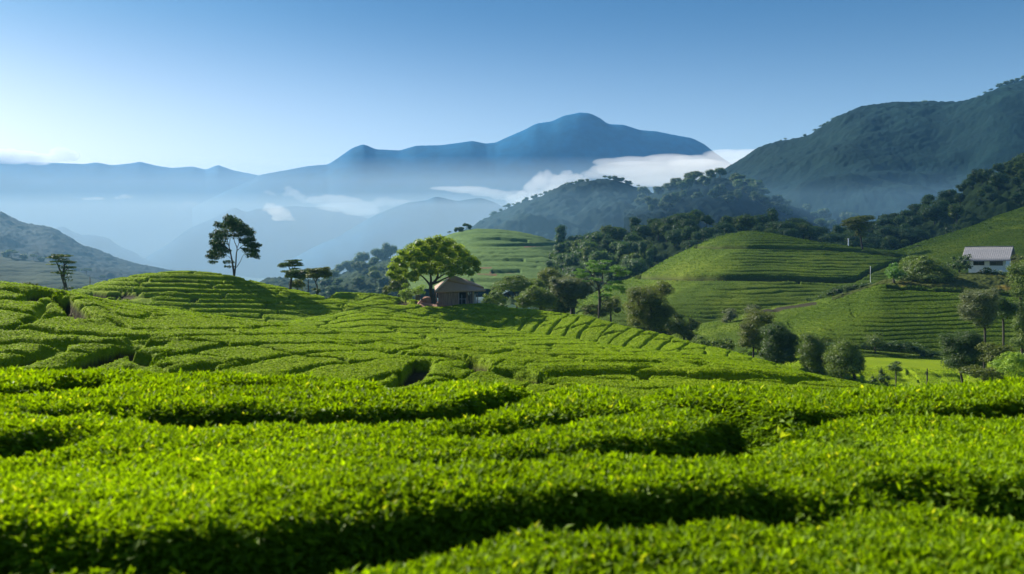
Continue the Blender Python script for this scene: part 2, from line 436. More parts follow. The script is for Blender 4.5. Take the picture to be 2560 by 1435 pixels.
def build_foreground():
    rng = np.random.RandomState(11)
    px = np.concatenate([np.arange(-2900, -620, 24.0), np.arange(-620, 3181, 6.0), np.arange(3200, 5500, 24.0)])
    d = 2.8 * np.exp(np.arange(0, math.log(24 / 2.8), 0.0045))
    PX, D = np.meshgrid(px, d)
    X = wx(PX, D); Y = D.copy()
    Z0 = tz(PX, D)
    dep, bul = gap_field(X, Y, FG, 3.7, 17.5, lip=0.6, gw=0.36, wall=0.46, sh=1.1)
    lump = 0.10 * fbm(X * 0.55, Y * 0.55, 2) + 0.05 * fbm(X * 2.2, Y * 2.2, 3)
    Z = Z0 + 0.02 - 0.66 * dep + 0.17 * bul + lump
    V = np.stack([X, Y, Z], -1)
    # surface normals and cell areas
    du = np.gradient(V, axis=1); dv = np.gradient(V, axis=0)
    Nn = np.cross(du, dv); A = np.linalg.norm(Nn, axis=-1); Nn = Nn / (A[..., None] + 1e-12)
    Nn *= np.sign(Nn[..., 2:3] + 1e-9)
    base = V - Nn * 0.05
    nv = base.reshape(-1, 3); fcs = [grid_faces(len(d), len(px))]
    dens = A * np.where(Nn[..., 2] < 0.75, 1.6, 1.0) * np.clip(9.0 / Y, 0.45, 1.5) ** 1.25 * np.where(Y > 17.5, 0.0, 1.0)
    inn = (np.abs(X) < 12.5)
    dens = dens * np.where((PX > -60) & (PX < 2620), 1.0, np.where((PX > -560) & (PX < 3120), 0.45, 0.3)) * inn
    p = (dens / dens.sum()).ravel()
    NS = 240000                                   # shoots
    idx = rng.choice(p.size, NS, p=p)
    jit = rng.rand(NS, 2) - 0.5
    P = V.reshape(-1, 3)[idx] + du.reshape(-1, 3)[idx] * jit[:, :1] + dv.reshape(-1, 3)[idx] * jit[:, 1:]
    Ns = Nn.reshape(-1, 3)[idx]
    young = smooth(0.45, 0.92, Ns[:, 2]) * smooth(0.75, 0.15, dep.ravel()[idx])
    sd = Ns * 0.55 + np.array([0, 0, 0.75]) + rng.randn(NS, 3) * 0.28
    sd /= np.linalg.norm(sd, axis=1)[:, None]
    P = P + sd * (rng.rand(NS, 1) * 0.055 - 0.02 + (rng.rand(NS, 1) > 0.9) * rng.rand(NS, 1) * 0.055)
    out_v = []; out_t = []
    lv = 3
    for k in range(lv):
        az = rng.rand(NS) * 2 * math.pi
        a = np.cross(sd, np.array([0.3, 0.2, 0.9])); a /= np.linalg.norm(a, axis=1)[:, None] + 1e-9
        b = np.cross(sd, a)
        side = np.cos(az)[:, None] * a + np.sin(az)[:, None] * b
        open_ = (0.35 + 0.75 * rng.rand(NS) + 0.5 * (1 - young))[:, None]
        dr = sd * np.cos(open_) + side * np.sin(open_)
        dr[:, 2] -= 0.25 * (1 - young); dr /= np.linalg.norm(dr, axis=1)[:, None]
        wdir = np.cross(dr, sd); wdir /= np.linalg.norm(wdir, axis=1)[:, None] + 1e-9
        nrm = np.cross(wdir, dr)
        L = ((0.044 + 0.042 * rng.rand(NS)) * (1.0 + 0.25 * (1 - young)) * np.clip(P[:, 1] / 10, 0.95, 1.5))[:, None]
        W = L * (0.19 + 0.08 * rng.rand(NS, 1))
        b0 = P + sd * (0.012 * k)
        v0 = b0; v1 = b0 + dr * L * 0.45 + wdir * W + nrm * W * 0.35; v2 = b0 + dr * L + nrm * L * -0.08; v3 = b0 + dr * L * 0.45 - wdir * W + nrm * W * 0.35
        out_v.append(np.stack([v0, v1, v2, v3], 1).reshape(-1, 3))
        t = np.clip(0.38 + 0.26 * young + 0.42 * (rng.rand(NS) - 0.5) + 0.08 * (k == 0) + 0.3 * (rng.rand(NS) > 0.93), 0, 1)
        out_t.append(np.repeat(t, 4))
    LV = np.concatenate(out_v); LT = np.concatenate(out_t)
    n0 = len(nv)
    q = np.arange(len(LV) // 4)[:, None] * 4 + n0
    tri1 = np.concatenate([q, q + 1, q + 2], 1); tri2 = np.concatenate([q, q + 2, q + 3], 1)
    allv = np.concatenate([nv, LV])
    tint = np.concatenate([np.full(n0, 0.1), LT])
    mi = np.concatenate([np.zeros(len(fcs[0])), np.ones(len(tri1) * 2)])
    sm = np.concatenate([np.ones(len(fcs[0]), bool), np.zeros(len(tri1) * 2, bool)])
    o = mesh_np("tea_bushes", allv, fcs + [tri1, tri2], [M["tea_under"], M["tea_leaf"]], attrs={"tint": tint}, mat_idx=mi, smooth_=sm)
    tag(o, "leafy bright green tea bushes filling the foreground, cut by dark winding gaps", "tea bushes", kind="stuff")
build_foreground()

# ---- rolling fields beyond it ------------------------------------------------
MIDGAPS = [
 [(1265, 925, 0), (1300, 946, .8), (1345, 957, 1), (1420, 942, 1), (1500, 937, 1), (1600, 936, 1), (1700, 940, 1), (1760, 943, 1), (1880, 943, 1), (2000, 948, .9), (2080, 952, .4)],
 [(940, 866, 0), (980, 885, .7), (1080, 884, .8), (1150, 893, .8), (1175, 905, .9), (1165, 917, .6)],
 [(1030, 905, .6), (1015, 925, .75), (990, 945, .75), (960, 956, .4)],
 [(60, 741, 0), (90, 745, .9), (125, 739, 1), (150, 758, .9), (180, 786, .8)],
 [(215, 921, .3), (246, 911, 1), (290, 891, 1), (350, 869, 1), (395, 859, .4)],
 [(60, 916, .8), (110, 901, 1), (150, 886, .7), (165, 871, .4)],
 [(327, 891, .5), (366, 912, 1), (385, 899, .8)],
 [(470, 948, .6), (490, 935, .9), (530, 920, .6)],
 [(1180, 926, .2), (1240, 932, .6), (1290, 944, .8)],
 [(1500, 905, .3), (1580, 906, .6), (1660, 905, .3)],
]
CGAPS = [[(640, 807, .4), (730, 806, .8), (800, 800, .9), (860, 786, 1), (920, 775, .8)],
         [(210, 738, .7), (240, 743, 1), (290, 739, .8), (340, 750, .2)],
         [(1010, 768, .0), (1030, 752, .8), (1010, 745, .6), (960, 742, .3)]]

def row_gap(U, V, X, Y, Z, du3, dv3, cross, wmin, wmax, ridx, cross_m):
    """metric distance to the nearest row line or cross cut -> sink 0..1; U,V row coordinates on the grid"""
    def grad(A):
        ga = np.gradient(A, axis=1) / du3; gb = np.gradient(A, axis=0) / dv3
        return np.sqrt(ga ** 2 + gb ** 2) + 1e-4
    gV = np.minimum(grad(V), 3.0)
    r = np.round(V)
    dr = np.abs(V - r) / gV
    wob = 0.5 + 0.5 * np.tanh(2.6 * (perlin(X * 0.11 + ridx, Y * 0.11) * 1.6 + perlin(X * 0.4, Y * 0.4 + 3 + ridx) + 0.32))
    ww = (wmin + (wmax - wmin) * hash01(r + 400, 1)) * (0.25 + 0.75 * wob)
    g = np.clip(1 - dr / ww, 0, 1)
    s1 = np.where(g > 0, 1 - np.sqrt(1 - g * g), 0) * 0.3 + 0.7 * smooth(0.0, 1.0, g)
    s1 = s1 * (0.25 + 0.75 * wob)
    if cross:
        row = np.floor(V)
        Uc = U + hash01(row + 300, 2) * 1.0 + 0.12 * perlin(X * 0.9, Y * 0.9)
        gU = np.minimum(grad(U), 3.0)
        cU = np.round(Uc)
        dc = np.abs(Uc - cU) / gU
        on = hash01(cU * 7 + row * 13 + 600, 3) > 0.25
        wc = (wmin + (wmax - wmin) * 0.5 * hash01(cU * 5 + row * 3 + 500, 4))
        gc = np.clip(1 - dc / wc, 0, 1) * on
        s2 = smooth(0, 1, gc) * 0.85
        s1 = np.maximum(s1, s2)
    return s1

def build_mid():
    px = np.concatenate([np.arange(-700, -60, 14.0), np.arange(-60, 2330, 2.6), np.arange(2330, 3200, 16.0)])
    d = 17.0 * np.exp(np.arange(0, math.log(262 / 17.0), 0.0021))
    d = np.concatenate([d[d < 190], np.arange(190, 266, 3.0)])
    PX, D = np.meshgrid(px, d)
    Z0 = tz(PX, D)
    X = wx(PX, D); Y = D
    # roll of the ground inside each field
    Z0 = Z0 + 0.22 * fbm(X * 0.09, Y * 0.09, 2) * smooth(24, 40, Y)
    P0 = np.stack([X, Y, Z0], -1)
    du3 = np.linalg.norm(np.gradient(P0, axis=1), axis=-1) + 1e-6
    dv3 = np.linalg.norm(np.gradient(P0, axis=0), axis=-1) + 1e-6
    bd, ed = B_d(PX), E_d(PX); dd = D_d(PX)
    vB = bd + 0.3 * (ed - bd); vE = ed + np.where(PX < 870, 0.16, 0.45) * (dd - ed)
    inC = (PX < 870 + (Y - 150) * 1.2) & (Y > vE)
    w1x = 2.2 * fbm(X * 0.07 + 5, Y * 0.05, 2) + 0.8 * fbm(X * 0.3, Y * 0.16 + 2, 2); w1y = 3.2 * fbm(X * 0.07, Y * 0.05 + 8, 2) + 1.3 * fbm(X * 0.3 + 4, Y * 0.16, 2)
    # left / front hill: lobes running away to the right
    Vb = ((X + w1x) * 0.93 - (Y + w1y) * 0.37) / 3.0; Ub = ((X + w1x) * 0.30 + (Y + w1y) * 0.95) / 4.6
    sB = row_gap(Ub, Vb, X, Y, Z0, du3, dv3, True, 0.32, 0.54, 0, 1)
    Vl = ((X + w1x) * 0.16 - (Y + w1y) * 0.98) / 3.0; Ul = ((X + w1x) * 0.95 + (Y + w1y) * 0.2) / 6.5
    sL = row_gap(Ul, Vl, X, Y, Z0, du3, dv3, True, 0.40, 0.75, 10, 1)
    fb = smooth(330, 430, PX + 60 * perlin(X * 0.1, Y * 0.1)) * (1 - smooth(1250, 1380, PX)); sB = sL * (1 - fb) + sB * fb
    Ve = ((X + w1x) * 0.62 - (Y + w1y) * 0.78) / 4.2; Ue = ((X + w1x) * 0.80 + (Y + w1y) * 0.35) / 5.0
    sE = row_gap(Ue, Ve, X, Y, Z0, du3, dv3, True, 0.36, 0.62, 20, 1)
    # left dome: rows follow the contour
    Vc = (Z0 + 0.022 * X + 0.03 * w1y) / 0.66 + 0.004 * X + Y * 0.04 + 0.35 * perlin(X * 0.12, Y * 0.03); Uc = (X + w1x) / 11.0
    sC = row_gap(Uc, Vc, X, Y, Z0, du3, dv3, True, 0.40, 0.90, 40, 1)
    # hut hill: blocks on the left, rows running up the slope to the right
    Vd = ((X + w1x) - (Y + w1y * 0.6) / 1.8) / 5.0; Ud = ((Y + w1y * 0.6) + 0.35 * (X + w1x)) / 3.6
    sDl = row_gap(Ud, Vd, X, Y, Z0, du3, dv3, True, 0.38, 0.64, 60, 1)
    Vr = ((X + w1x * 0.6) - (Y + w1y * 0.4) / 2.6) / 2.9; Ur = (Y + w1y * 0.6) / 6.0
    sDr = row_gap(Ur, Vr, X, Y, Z0, du3, dv3, True, 0.30, 0.5, 70, 1)
    fr_ = smooth(1255, 1330, PX); sD = sDl * (1 - fr_) + sDr * fr_
    s = np.where(Y < vB, sB, np.where(Y < vE, sE, np.where(inC, sC, sD)))
    depth = np.where(Y < vB, 0.56, np.where(Y < vE, 0.62, np.where(inC, 0.66, 0.66)))
    big, bulg = gap_field(X, Y, MIDGAPS, 30, 64, lip=0.6, gw=0.75, wall=0.4, sh=0.7)
    big2, _ = gap_field(X, Y, CGAPS, 116, 168, lip=0.8, gw=1.6, wall=0.8, sh=1.2)
    # bare yard round the hut
    yard = np.clip(1 - np.hypot((X - wx(1085, 158)) / 4.2, (Y - 160) / 4.5), 0, 1)
    yard2 = np.clip(1 - np.hypot((X - wx(1142, 161)) / 5.5, (Y - 163) / 5.0), 0, 1)
    yd = smooth(0, 0.25, np.maximum(yard, yard2))
    sink = np.maximum(s * depth * (1 - yd), np.maximum(1.0 * big, 1.1 * big2 * (1 - yd)))
    rng = np.random.RandomState(3)
    leafy = (rng.rand(*X.shape) - 0.5) * 0.045 + 0.05 * perlin(X * 1.3, Y * 1.3) + 0.03 * perlin(X * 4.3, Y * 4.3)
    Z = Z0 - sink + 0.25 * bulg + leafy * (1 - yd) - 0.5 * yd
    V = np.stack([X, Y, Z], -1).reshape(-1, 3)
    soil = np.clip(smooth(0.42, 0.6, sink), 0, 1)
    o = mesh_np("tea_bushes", V, grid_faces(len(d), len(px)), [M["tea_mid"]], attrs={"soil": soil.ravel()})
    # leaf sprays on the cushions
    P3 = np.stack([X, Y, Z], -1)
    du = np.gradient(P3, axis=1); dv = np.gradient(P3, axis=0)
    Nn = np.cross(du, dv); A = np.linalg.norm(Nn, axis=-1); Nn /= A[..., None] + 1e-12
    Nn *= np.sign(Nn[..., 2:3] + 1e-9)
    face = -(Nn * np.stack([X, Y, Z - ZC], -1)).sum(-1) / np.sqrt(X ** 2 + Y ** 2 + 1)
    dens = A * np.clip(face + 0.12, 0, 1) / Y ** 1.15 * ((PX > -40) & (PX < 2320) & (Y > 26) & (Y < 178)) * np.where(sink < 0.15, 1.0, np.where((sink < 0.4) & ((Y < 52) | (big > 0.1)), 0.5, 0.0)) * (1 - yd)
    NL = 560000
    idx = rng.choice(dens.size, NL, p=(dens / dens.sum()).ravel())
    j = rng.rand(NL, 2) - 0.5
    Pp = P3.reshape(-1, 3)[idx] + du.reshape(-1, 3)[idx] * j[:, :1] + dv.reshape(-1, 3)[idx] * j[:, 1:]
    nn = Nn.reshape(-1, 3)[idx] * 0.9 + rng.randn(NL, 3) * 0.36; nn /= np.linalg.norm(nn, axis=1)[:, None]
    lv, lf = cards(Pp + Nn.reshape(-1, 3)[idx] * 0.02, nn, 0.00095 * Pp[:, 1] + 0.035, rng, 0.6)
    lt = np.repeat(np.clip(0.45 + 0.5 * (rng.rand(NL) - 0.5) + 0.25 * (nn[:, 2] - 0.7), 0, 1), 4)
    me = o.data; bpy.data.objects.remove(o); 
    n0 = len(V); gf = grid_faces(len(d), len(px))
    o = mesh_np("tea_bushes", np.concatenate([V, lv]), [gf, lf + n0], [M["tea_mid"], M["tea_mid_leaf"]], attrs={"soil": np.concatenate([soil.ravel(), np.zeros(len(lv))]), "tint": np.concatenate([np.full(n0, 0.3), lt])}, mat_idx=np.concatenate([np.zeros(len(gf)), np.ones(len(lf))]), smooth_=np.concatenate([np.ones(len(gf), bool), np.zeros(len(lf), bool)]))
    tag(o, "clipped yellow green tea bushes in winding rows over rolling hills around the thatched hut", "tea bushes", kind="stuff")
build_mid()

# ------------------------------------------------------------------ ground sheet to the horizon
def build_ground():
    r = np.concatenate([np.linspace(1, 250, 30), np.geomspace(262, 26000, 110)])
    a = np.radians(np.linspace(0, 360, 145))
    R, A = np.meshgrid(r, a, indexing='ij')
    X = R * np.sin(A); Y = R * np.cos(A)
    Z = -26 - 34 * smooth(270, 1400, R) + 2.0 * fbm(X * 0.004, Y * 0.004, 3) * smooth(200, 600, R)
    # behind the eye the land stays level with the tea
    back = smooth(30, -40, Y - 0.0 * X)
    Z = Z * (1 - back) + back * (-1.2)
    V = np.stack([X, Y, Z], -1).reshape(-1, 3)
    o = mesh_np("ground", V, grid_faces(*R.shape)[:, ::-1], M["valley"])
    tag(o, "hazy valley floor spreading out below the tea hills", kind="structure")
build_ground()

# ------------------------------------------------------------------ hills
HILLS = {}
def hill(key, name, label, crest, d, front, back=0.5, mat="forest_far", step=5.0, rows=120, shape=0.75, relief=0.0, rscale=0.01,
         clump=0.0, cscale=0.08, crest_n=0.0, grooves=(), terr=None, soilrows=(), kind="structure", csm=18, sprays=0):
    """a hill whose skyline passes the photograph's points at distance d; front = (distance, row) of its foot"""
    c = np.array(crest, float)
    px = np.arange(c[0, 0], c[-1, 0] + step, step)
    cy = np.interp(px, c[:, 0], c[:, 1])
    if len(px) > 12:
        k = max(3, int(csm / step) | 1); w = np.hanning(k + 2)[1:-1]; w /= w.sum()
        cy = np.convolve(np.pad(cy, k // 2, 'edge'), w, 'valid')
    dl = np.array(d, float) if hasattr(d, "__len__") else np.array([[c[0, 0], d], [c[-1, 0], d]], float)
    dc = np.interp(px, dl[:, 0], dl[:, 1])
    fr = np.array(front, float)
    if fr.ndim == 1: fr = np.array([[px[0], *fr], [px[-1], *fr]])
    fd = np.interp(px, fr[:, 0], fr[:, 1]); fy = np.interp(px, fr[:, 0], fr[:, 2])
    kw = max(5, int(150 / step) | 1); ww = np.hanning(kw + 2)[1:-1]; ww /= ww.sum()
    cyw = np.convolve(np.pad(cy, kw // 2, 'reflect', reflect_type='odd'), ww, 'valid') if len(px) > kw else cy
    zc = wz(cy, dc); zcw = wz(np.maximum(cyw, cy - 3), dc); zf = np.minimum(wz(fy, fd), zc - 0.5)
    t = np.concatenate([np.linspace(0, 1, rows), 1 + np.linspace(0, 1, 14)[1:] ** 1.5])
    T, PX = np.meshgrid(t, px, indexing='ij')
    D = np.where(T <= 1, fd + (dc - fd) * T, dc + (T - 1) * back * (dc - fd + 20))
    S = np.where(T <= 1, np.clip(T, 0, 1) ** shape * (1 - 0.18 * smooth(0.75, 1, T) * (1 - T) * 0), 1 - (T - 1) ** 1.4)
    # ease the crest so it is rounded in the round, too
    zk = smooth(0.35, 1.0, T) ** 2; zcc = zc * zk + zcw * (1 - zk)
    Z = zf + (zcc - zf) * np.where(T <= 1, np.sin(np.clip(S, 0, 1) * math.pi / 2) * 0.45 + S * 0.55, S)
    X = wx(PX, D)
    fade = np.where(T <= 1, np.sqrt(np.clip(1 - T, 0, 1)), 0.0)
    if relief: Z = Z + relief * fbm(X * rscale + 3.1, D * rscale, 4) * fade
    PY = HZ + (ZC - Z) / D * F
    soil = np.zeros_like(Z)
    if terr:
        pitch, depth = terr
        v = (Z + 0.9 * fbm(X * 0.02, D * 0.02, 2) + 0.35 * pitch * fbm(X * 0.16, D * 0.16, 2)) / pitch
        rr = np.round(v); dist = np.abs(v - rr)
        on = 0.25 + 0.75 * smooth(-0.35, 0.15, perlin(X * 0.05 + rr * 3.7, D * 0.05 + rr * 1.3))
        Z = Z - depth * (1 - smooth(0.0, 0.22, dist)) * on * (T < 1.05)
    for g in grooves:
        ln, wd, dep = g[:3]
        ln = np.array(ln, float)
        ly = np.interp(PX, ln[:, 0], ln[:, 1], left=-9999, right=-9999)
        m = np.abs(PY - ly) * D / F          # metres on the slope as seen
        k = 1 - smooth(wd * 0.5, wd, m)
        Z = Z - dep * k * (T < 1.0)
        if len(g) > 3: soil = np.maximum(soil, k * g[3] * (T < 1))
    for ln, wd in soilrows:
        ln = np.array(ln, float)
        ly = np.interp(PX, ln[:, 0], ln[:, 1], left=-9999, right=-9999)
        soil = np.maximum(soil, (1 - smooth(wd * 0.5, wd, np.abs(PY - ly) * D / F)) * (T < 1))
    if clump: 
        q = fbm(X * cscale, D * cscale, 3, 0.6)
        Z = Z + clump * np.abs(q) * 1.6 * np.where(T < 0.97, 1, 0.55)
    if crest_n: Z = Z + crest_n * fbm(X * 0.08, D * 0.08, 3) * (T > 0.5)
    V = np.stack([X, D, Z], -1)
    gf = grid_faces(len(t), len(px)); V3 = V.reshape(-1, 3)
    if sprays:
        rs = np.random.RandomState(len(px)); du = np.gradient(V, axis=1); dv = np.gradient(V, axis=0)
        Nn = np.cross(du, dv); A = np.linalg.norm(Nn, axis=-1); Nn /= A[..., None] + 1e-12; Nn *= np.sign(Nn[..., 2:3] + 1e-9)
        w = A * (T < 1.02) * (T > 0.02) * ((PX > -40) & (PX < 2620)) * (soil < 0.3)
        idx = rs.choice(w.size, sprays, p=(w / w.sum()).ravel()); j = rs.rand(sprays, 2) - 0.5
        Pp = V3[idx] + du.reshape(-1, 3)[idx] * j[:, :1] + dv.reshape(-1, 3)[idx] * j[:, 1:]
        nn = Nn.reshape(-1, 3)[idx] * 0.9 + rs.randn(sprays, 3) * 0.45; nn /= np.linalg.norm(nn, axis=1)[:, None]
        lv, lf = cards(Pp, nn, 0.0012 * Pp[:, 1] + 0.03, rs, 0.6)
        n0 = len(V3)
        o = mesh_np(name, np.concatenate([V3, lv]), [gf, lf + n0], [M[mat], M["tea_spray" if mat == "tea_far" else "tea_leaf"]], attrs={"soil": np.concatenate([soil.ravel(), np.zeros(len(lv))]), "tint": np.concatenate([np.full(n0, 0.3), np.repeat(rs.rand(sprays), 4)])},
                    mat_idx=np.concatenate([np.zeros(len(gf)), np.ones(len(lf))]), smooth_=np.concatenate([np.ones(len(gf), bool), np.zeros(len(lf), bool)]))
    else:
        o = mesh_np(name, V3, gf, M[mat], attrs={"soil": soil.ravel()})
    tag(o, label, kind=kind)
    HILLS[key] = dict(V=V, px=px, t=t, dc=dc, fd=fd)
    return o
def on_hill(key, px, t):
    h = HILLS[key]; V = h["V"]
    j = int(np.argmin(np.abs(h["px"] - px))); i = int(np.argmin(np.abs(h["t"] - t)))
    return V[i, j].copy()
def hz(key, px, d):
    h = HILLS[key]; j = int(np.argmin(np.abs(h["px"] - px))); c = h["V"][:, j]
    return float(np.interp(d, c[:, 1], c[:, 2]))
def on_hill_py(key, px, py):
    """point of the hill seen at photograph (px,py)"""
    h = HILLS[key]; j = int(np.argmin(np.abs(h["px"] - px))); c = h["V"][:, j]
    p = HZ + (ZC - c[:, 2]) / c[:, 1] * F
    i = int(np.argmin(np.abs(p - py) + 1000 * (h["t"] > 1)))
    return c[i].copy()

# far ranges
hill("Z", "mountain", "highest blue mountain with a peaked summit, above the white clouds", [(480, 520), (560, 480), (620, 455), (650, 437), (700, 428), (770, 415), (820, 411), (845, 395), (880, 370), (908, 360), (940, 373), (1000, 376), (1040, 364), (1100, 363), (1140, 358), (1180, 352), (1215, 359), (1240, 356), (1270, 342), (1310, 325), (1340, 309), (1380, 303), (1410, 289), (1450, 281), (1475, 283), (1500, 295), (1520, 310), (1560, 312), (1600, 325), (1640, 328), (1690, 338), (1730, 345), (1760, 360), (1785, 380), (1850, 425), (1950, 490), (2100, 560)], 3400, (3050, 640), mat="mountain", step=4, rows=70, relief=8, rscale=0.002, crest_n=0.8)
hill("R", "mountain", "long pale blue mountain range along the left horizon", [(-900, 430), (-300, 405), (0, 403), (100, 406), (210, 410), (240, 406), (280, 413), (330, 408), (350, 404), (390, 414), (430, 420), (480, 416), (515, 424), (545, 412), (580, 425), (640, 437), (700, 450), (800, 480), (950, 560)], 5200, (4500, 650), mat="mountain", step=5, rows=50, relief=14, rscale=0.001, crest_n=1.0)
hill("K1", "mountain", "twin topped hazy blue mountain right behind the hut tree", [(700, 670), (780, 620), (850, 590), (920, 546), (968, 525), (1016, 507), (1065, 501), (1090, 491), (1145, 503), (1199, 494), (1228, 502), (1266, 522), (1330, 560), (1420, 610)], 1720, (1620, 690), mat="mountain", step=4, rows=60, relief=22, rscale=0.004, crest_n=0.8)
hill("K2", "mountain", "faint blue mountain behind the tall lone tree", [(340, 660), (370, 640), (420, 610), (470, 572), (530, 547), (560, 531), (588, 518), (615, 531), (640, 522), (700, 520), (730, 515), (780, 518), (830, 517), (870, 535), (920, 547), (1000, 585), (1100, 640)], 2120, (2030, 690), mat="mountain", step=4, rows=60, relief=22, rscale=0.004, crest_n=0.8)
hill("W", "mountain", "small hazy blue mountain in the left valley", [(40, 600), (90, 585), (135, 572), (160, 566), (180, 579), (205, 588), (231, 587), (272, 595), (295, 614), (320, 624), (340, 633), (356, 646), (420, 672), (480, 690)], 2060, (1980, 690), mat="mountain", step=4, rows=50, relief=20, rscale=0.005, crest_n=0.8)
hill("V", "hill", "dark wooded hill sloping down at the left edge", [(-700, 440), (-300, 480), (-100, 512), (0, 529), (26, 544), (64, 560), (112, 566), (135, 572), (170, 592), (208, 614), (250, 627), (272, 638), (298, 648), (337, 659), (385, 669), (417, 674), (470, 686), (560, 700)], 1000, (700, 735), mat="forest_far", step=4, rows=110, relief=11, rscale=0.012, clump=2.0, cscale=0.1, crest_n=1.5)
hill("Y", "mountain", "tall dark forested mountain rising to the right edge", [(1620, 530), (1700, 490), (1767, 449), (1801, 429), (1868, 392), (1902, 371), (1952, 355), (2019, 341), (2056, 324), (2103, 296), (2137, 281), (2170, 275), (2237, 269), (2305, 270), (2372, 273), (2422, 259), (2473, 234), (2506, 214), (2560, 200), (2800, 160), (3300, 130)], 1450, [(1620, 1200, 640), (2000, 900, 640), (3300, 800, 640)], mat="forest_far", step=3.5, rows=210, relief=58, rscale=0.0042, clump=1.6, cscale=0.09, crest_n=2.0, shape=0.9)
hill("X", "hill", "rounded blue green wooded hill below the white cumulus cloud", [(1060, 640), (1120, 605), (1186, 569), (1228, 543), (1273, 521), (1324, 503), (1372, 487), (1420, 468), (1469, 454), (1500, 448), (1542, 452), (1565, 460), (1597, 471), (1629, 482), (1700, 515), (1800, 570)], 1000, (740, 655), mat="forest_far", step=4, rows=130, relief=26, rscale=0.012, clump=2.2, cscale=0.11, crest_n=1.0)
hill("X2", "hill", "dark wooded hill at the foot of the tall right mountain", [(1560, 520), (1600, 498), (1629, 486), (1656, 468), (1686, 459), (1718, 457), (1767, 455), (1811, 456), (1848, 464), (1888, 480), (1928, 497), (1969, 513), (2002, 527), (2053, 540), (2110, 562), (2200, 610)], 860, (640, 650), mat="forest_far", step=4, rows=120, relief=20, rscale=0.014, clump=2.5, cscale=0.11, crest_n=1.5)
# mid distance
hill("S", "hill", "light green terraced hill with reddish soil strips behind the hut", [(1000, 660), (1050, 612), (1115, 588), (1150, 578), (1190, 571), (1240, 572), (1300, 579), (1350, 590), (1400, 608), (1440, 636), (1500, 680)], 560, (360, 722), mat="terrace", step=3, rows=150, terr=(1.9, 0.55), shape=0.95,
     soilrows=[([(1215, 614), (1270, 613)], 0.39), ([(1310, 617), (1370, 612)], 0.50), ([(1190, 670), (1230, 669)], 0.33), ([(1225, 681), (1290, 681)], 0.44), ([(1195, 685), (1240, 686)], 0.28)],
     grooves=[([(1110, 592), (1180, 598), (1250, 596), (1320, 602)], 0.9, 1.4), ([(1120, 612), (1230, 613), (1400, 610)], 0.8, 1.2), ([(1195, 649), (1270, 648), (1310, 650)], 0.8, 1.2), ([(1230, 679), (1300, 677)], 0.8, 1.2), ([(1180, 700), (1300, 702)], 0.8, 1.0)])
hill("T", "hill", "low wooded hill with round trees on top, left of the hut tree", [(560, 735), (640, 714), (668, 697), (700, 698), (760, 704), (800, 702), (840, 694), (885, 676), (930, 660), (965, 650), (1020, 640), (1080, 642), (1150, 660), (1230, 700)], 700, (585, 750), mat="forest_floor", step=3, rows=90, relief=3.0, rscale=0.02, clump=2.2, cscale=0.12, shape=0.7)
hill("U", "hill", "pale terraced slope at the left edge behind the tea", [(-700, 560), (-200, 610), (0, 640), (60, 648), (128, 656), (192, 677), (224, 690), (256, 702), (330, 725)], 720, (600, 770), mat="dim_slope", step=4, rows=100, terr=(2.6, 0.6), relief=3, rscale=0.02)
hill("Q", "hill", "steep wooded slope between the terraced hill and the big tea hill", [(1230, 760), (1290, 728), (1340, 700), (1400, 668), (1450, 642), (1500, 622), (1560, 608), (1620, 596), (1700, 582), (1760, 574), (1820, 584), (1880, 590), (1950, 590), (2040, 606), (2100, 620), (2200, 635), (2300, 660)], 430, (310, 770), mat="forest_floor", step=4, rows=80, relief=3, rscale=0.03, clump=2, cscale=0.15)
hill("P", "hill", "dark wooded spur descending from the right edge", [(2000, 640), (2086, 610), (2137, 600), (2187, 585), (2237, 566), (2288, 548), (2338, 527), (2388, 506), (2415, 486), (2472, 450), (2560, 425), (2800, 360), (3200, 300)], [(2000, 560), (2560, 480), (3200, 420)], (370, 690), mat="forest_floor", step=4, rows=90, relief=5, rscale=0.02, clump=3, cscale=0.12)
hill("G", "hill", "big rounded tea hill crossed by two dark terrace paths", [(1370, 800), (1400, 778), (1450, 748), (1500, 724), (1540, 706), (1600, 688), (1645, 659), (1709, 627), (1744, 611), (1801, 588), (1868, 576), (1935, 583), (2036, 603), (2137, 617), (2254, 628), (2330, 646), (2450, 680), (2560, 720)], 290, (196, 812), csm=70, mat="tea_far", sprays=70000, step=2.4, rows=260, terr=(0.72, 0.42), relief=1.6, rscale=0.03, shape=0.8,
     grooves=[([(1735, 615), (1760, 616), (1900, 618), (2060, 621), (2150, 627), (2260, 640)], 0.55, 1.5, 1), ([(1590, 690), (1640, 692), (1750, 693), (1900, 694), (2000, 696), (2100, 701), (2140, 697), (2170, 680), (2210, 664), (2260, 648)], 0.75, 1.8, 1), ([(1975, 696), (1985, 699), (2000, 706)], 0.3, 0.8)])
hill("N", "hill", "smooth green tea slope rising behind the white house", [(2180, 640), (2254, 621), (2305, 603), (2372, 583), (2439, 562), (2483, 542), (2520, 530), (2560, 516), (2700, 480), (3100, 430)], 330, (228, 700), mat="tea_far", sprays=30000, step=3, rows=180, terr=(0.8, 0.3), shape=0.85, relief=1.0, rscale=0.03,
     grooves=[([(2470, 545), (2520, 547), (2600, 548)], 0.5, 1.2), ([(2475, 567), (2560, 568), (2600, 570)], 0.5, 1.2)])
hill("M", "hill", "scrubby knoll of brown grass under the white house", [(2080, 745), (2130, 730), (2180, 712), (2215, 700), (2250, 694), (2330, 690), (2400, 684), (2440, 682), (2500, 684), (2530, 694), (2600, 716), (2760, 735), (3100, 760)], [(2080, 186), (2400, 198), (2760, 198)], (180, 735), back=0.9, mat="scrub", step=3, rows=60, relief=0.6, rscale=0.08, clump=0.35, cscale=0.5, shape=0.7)
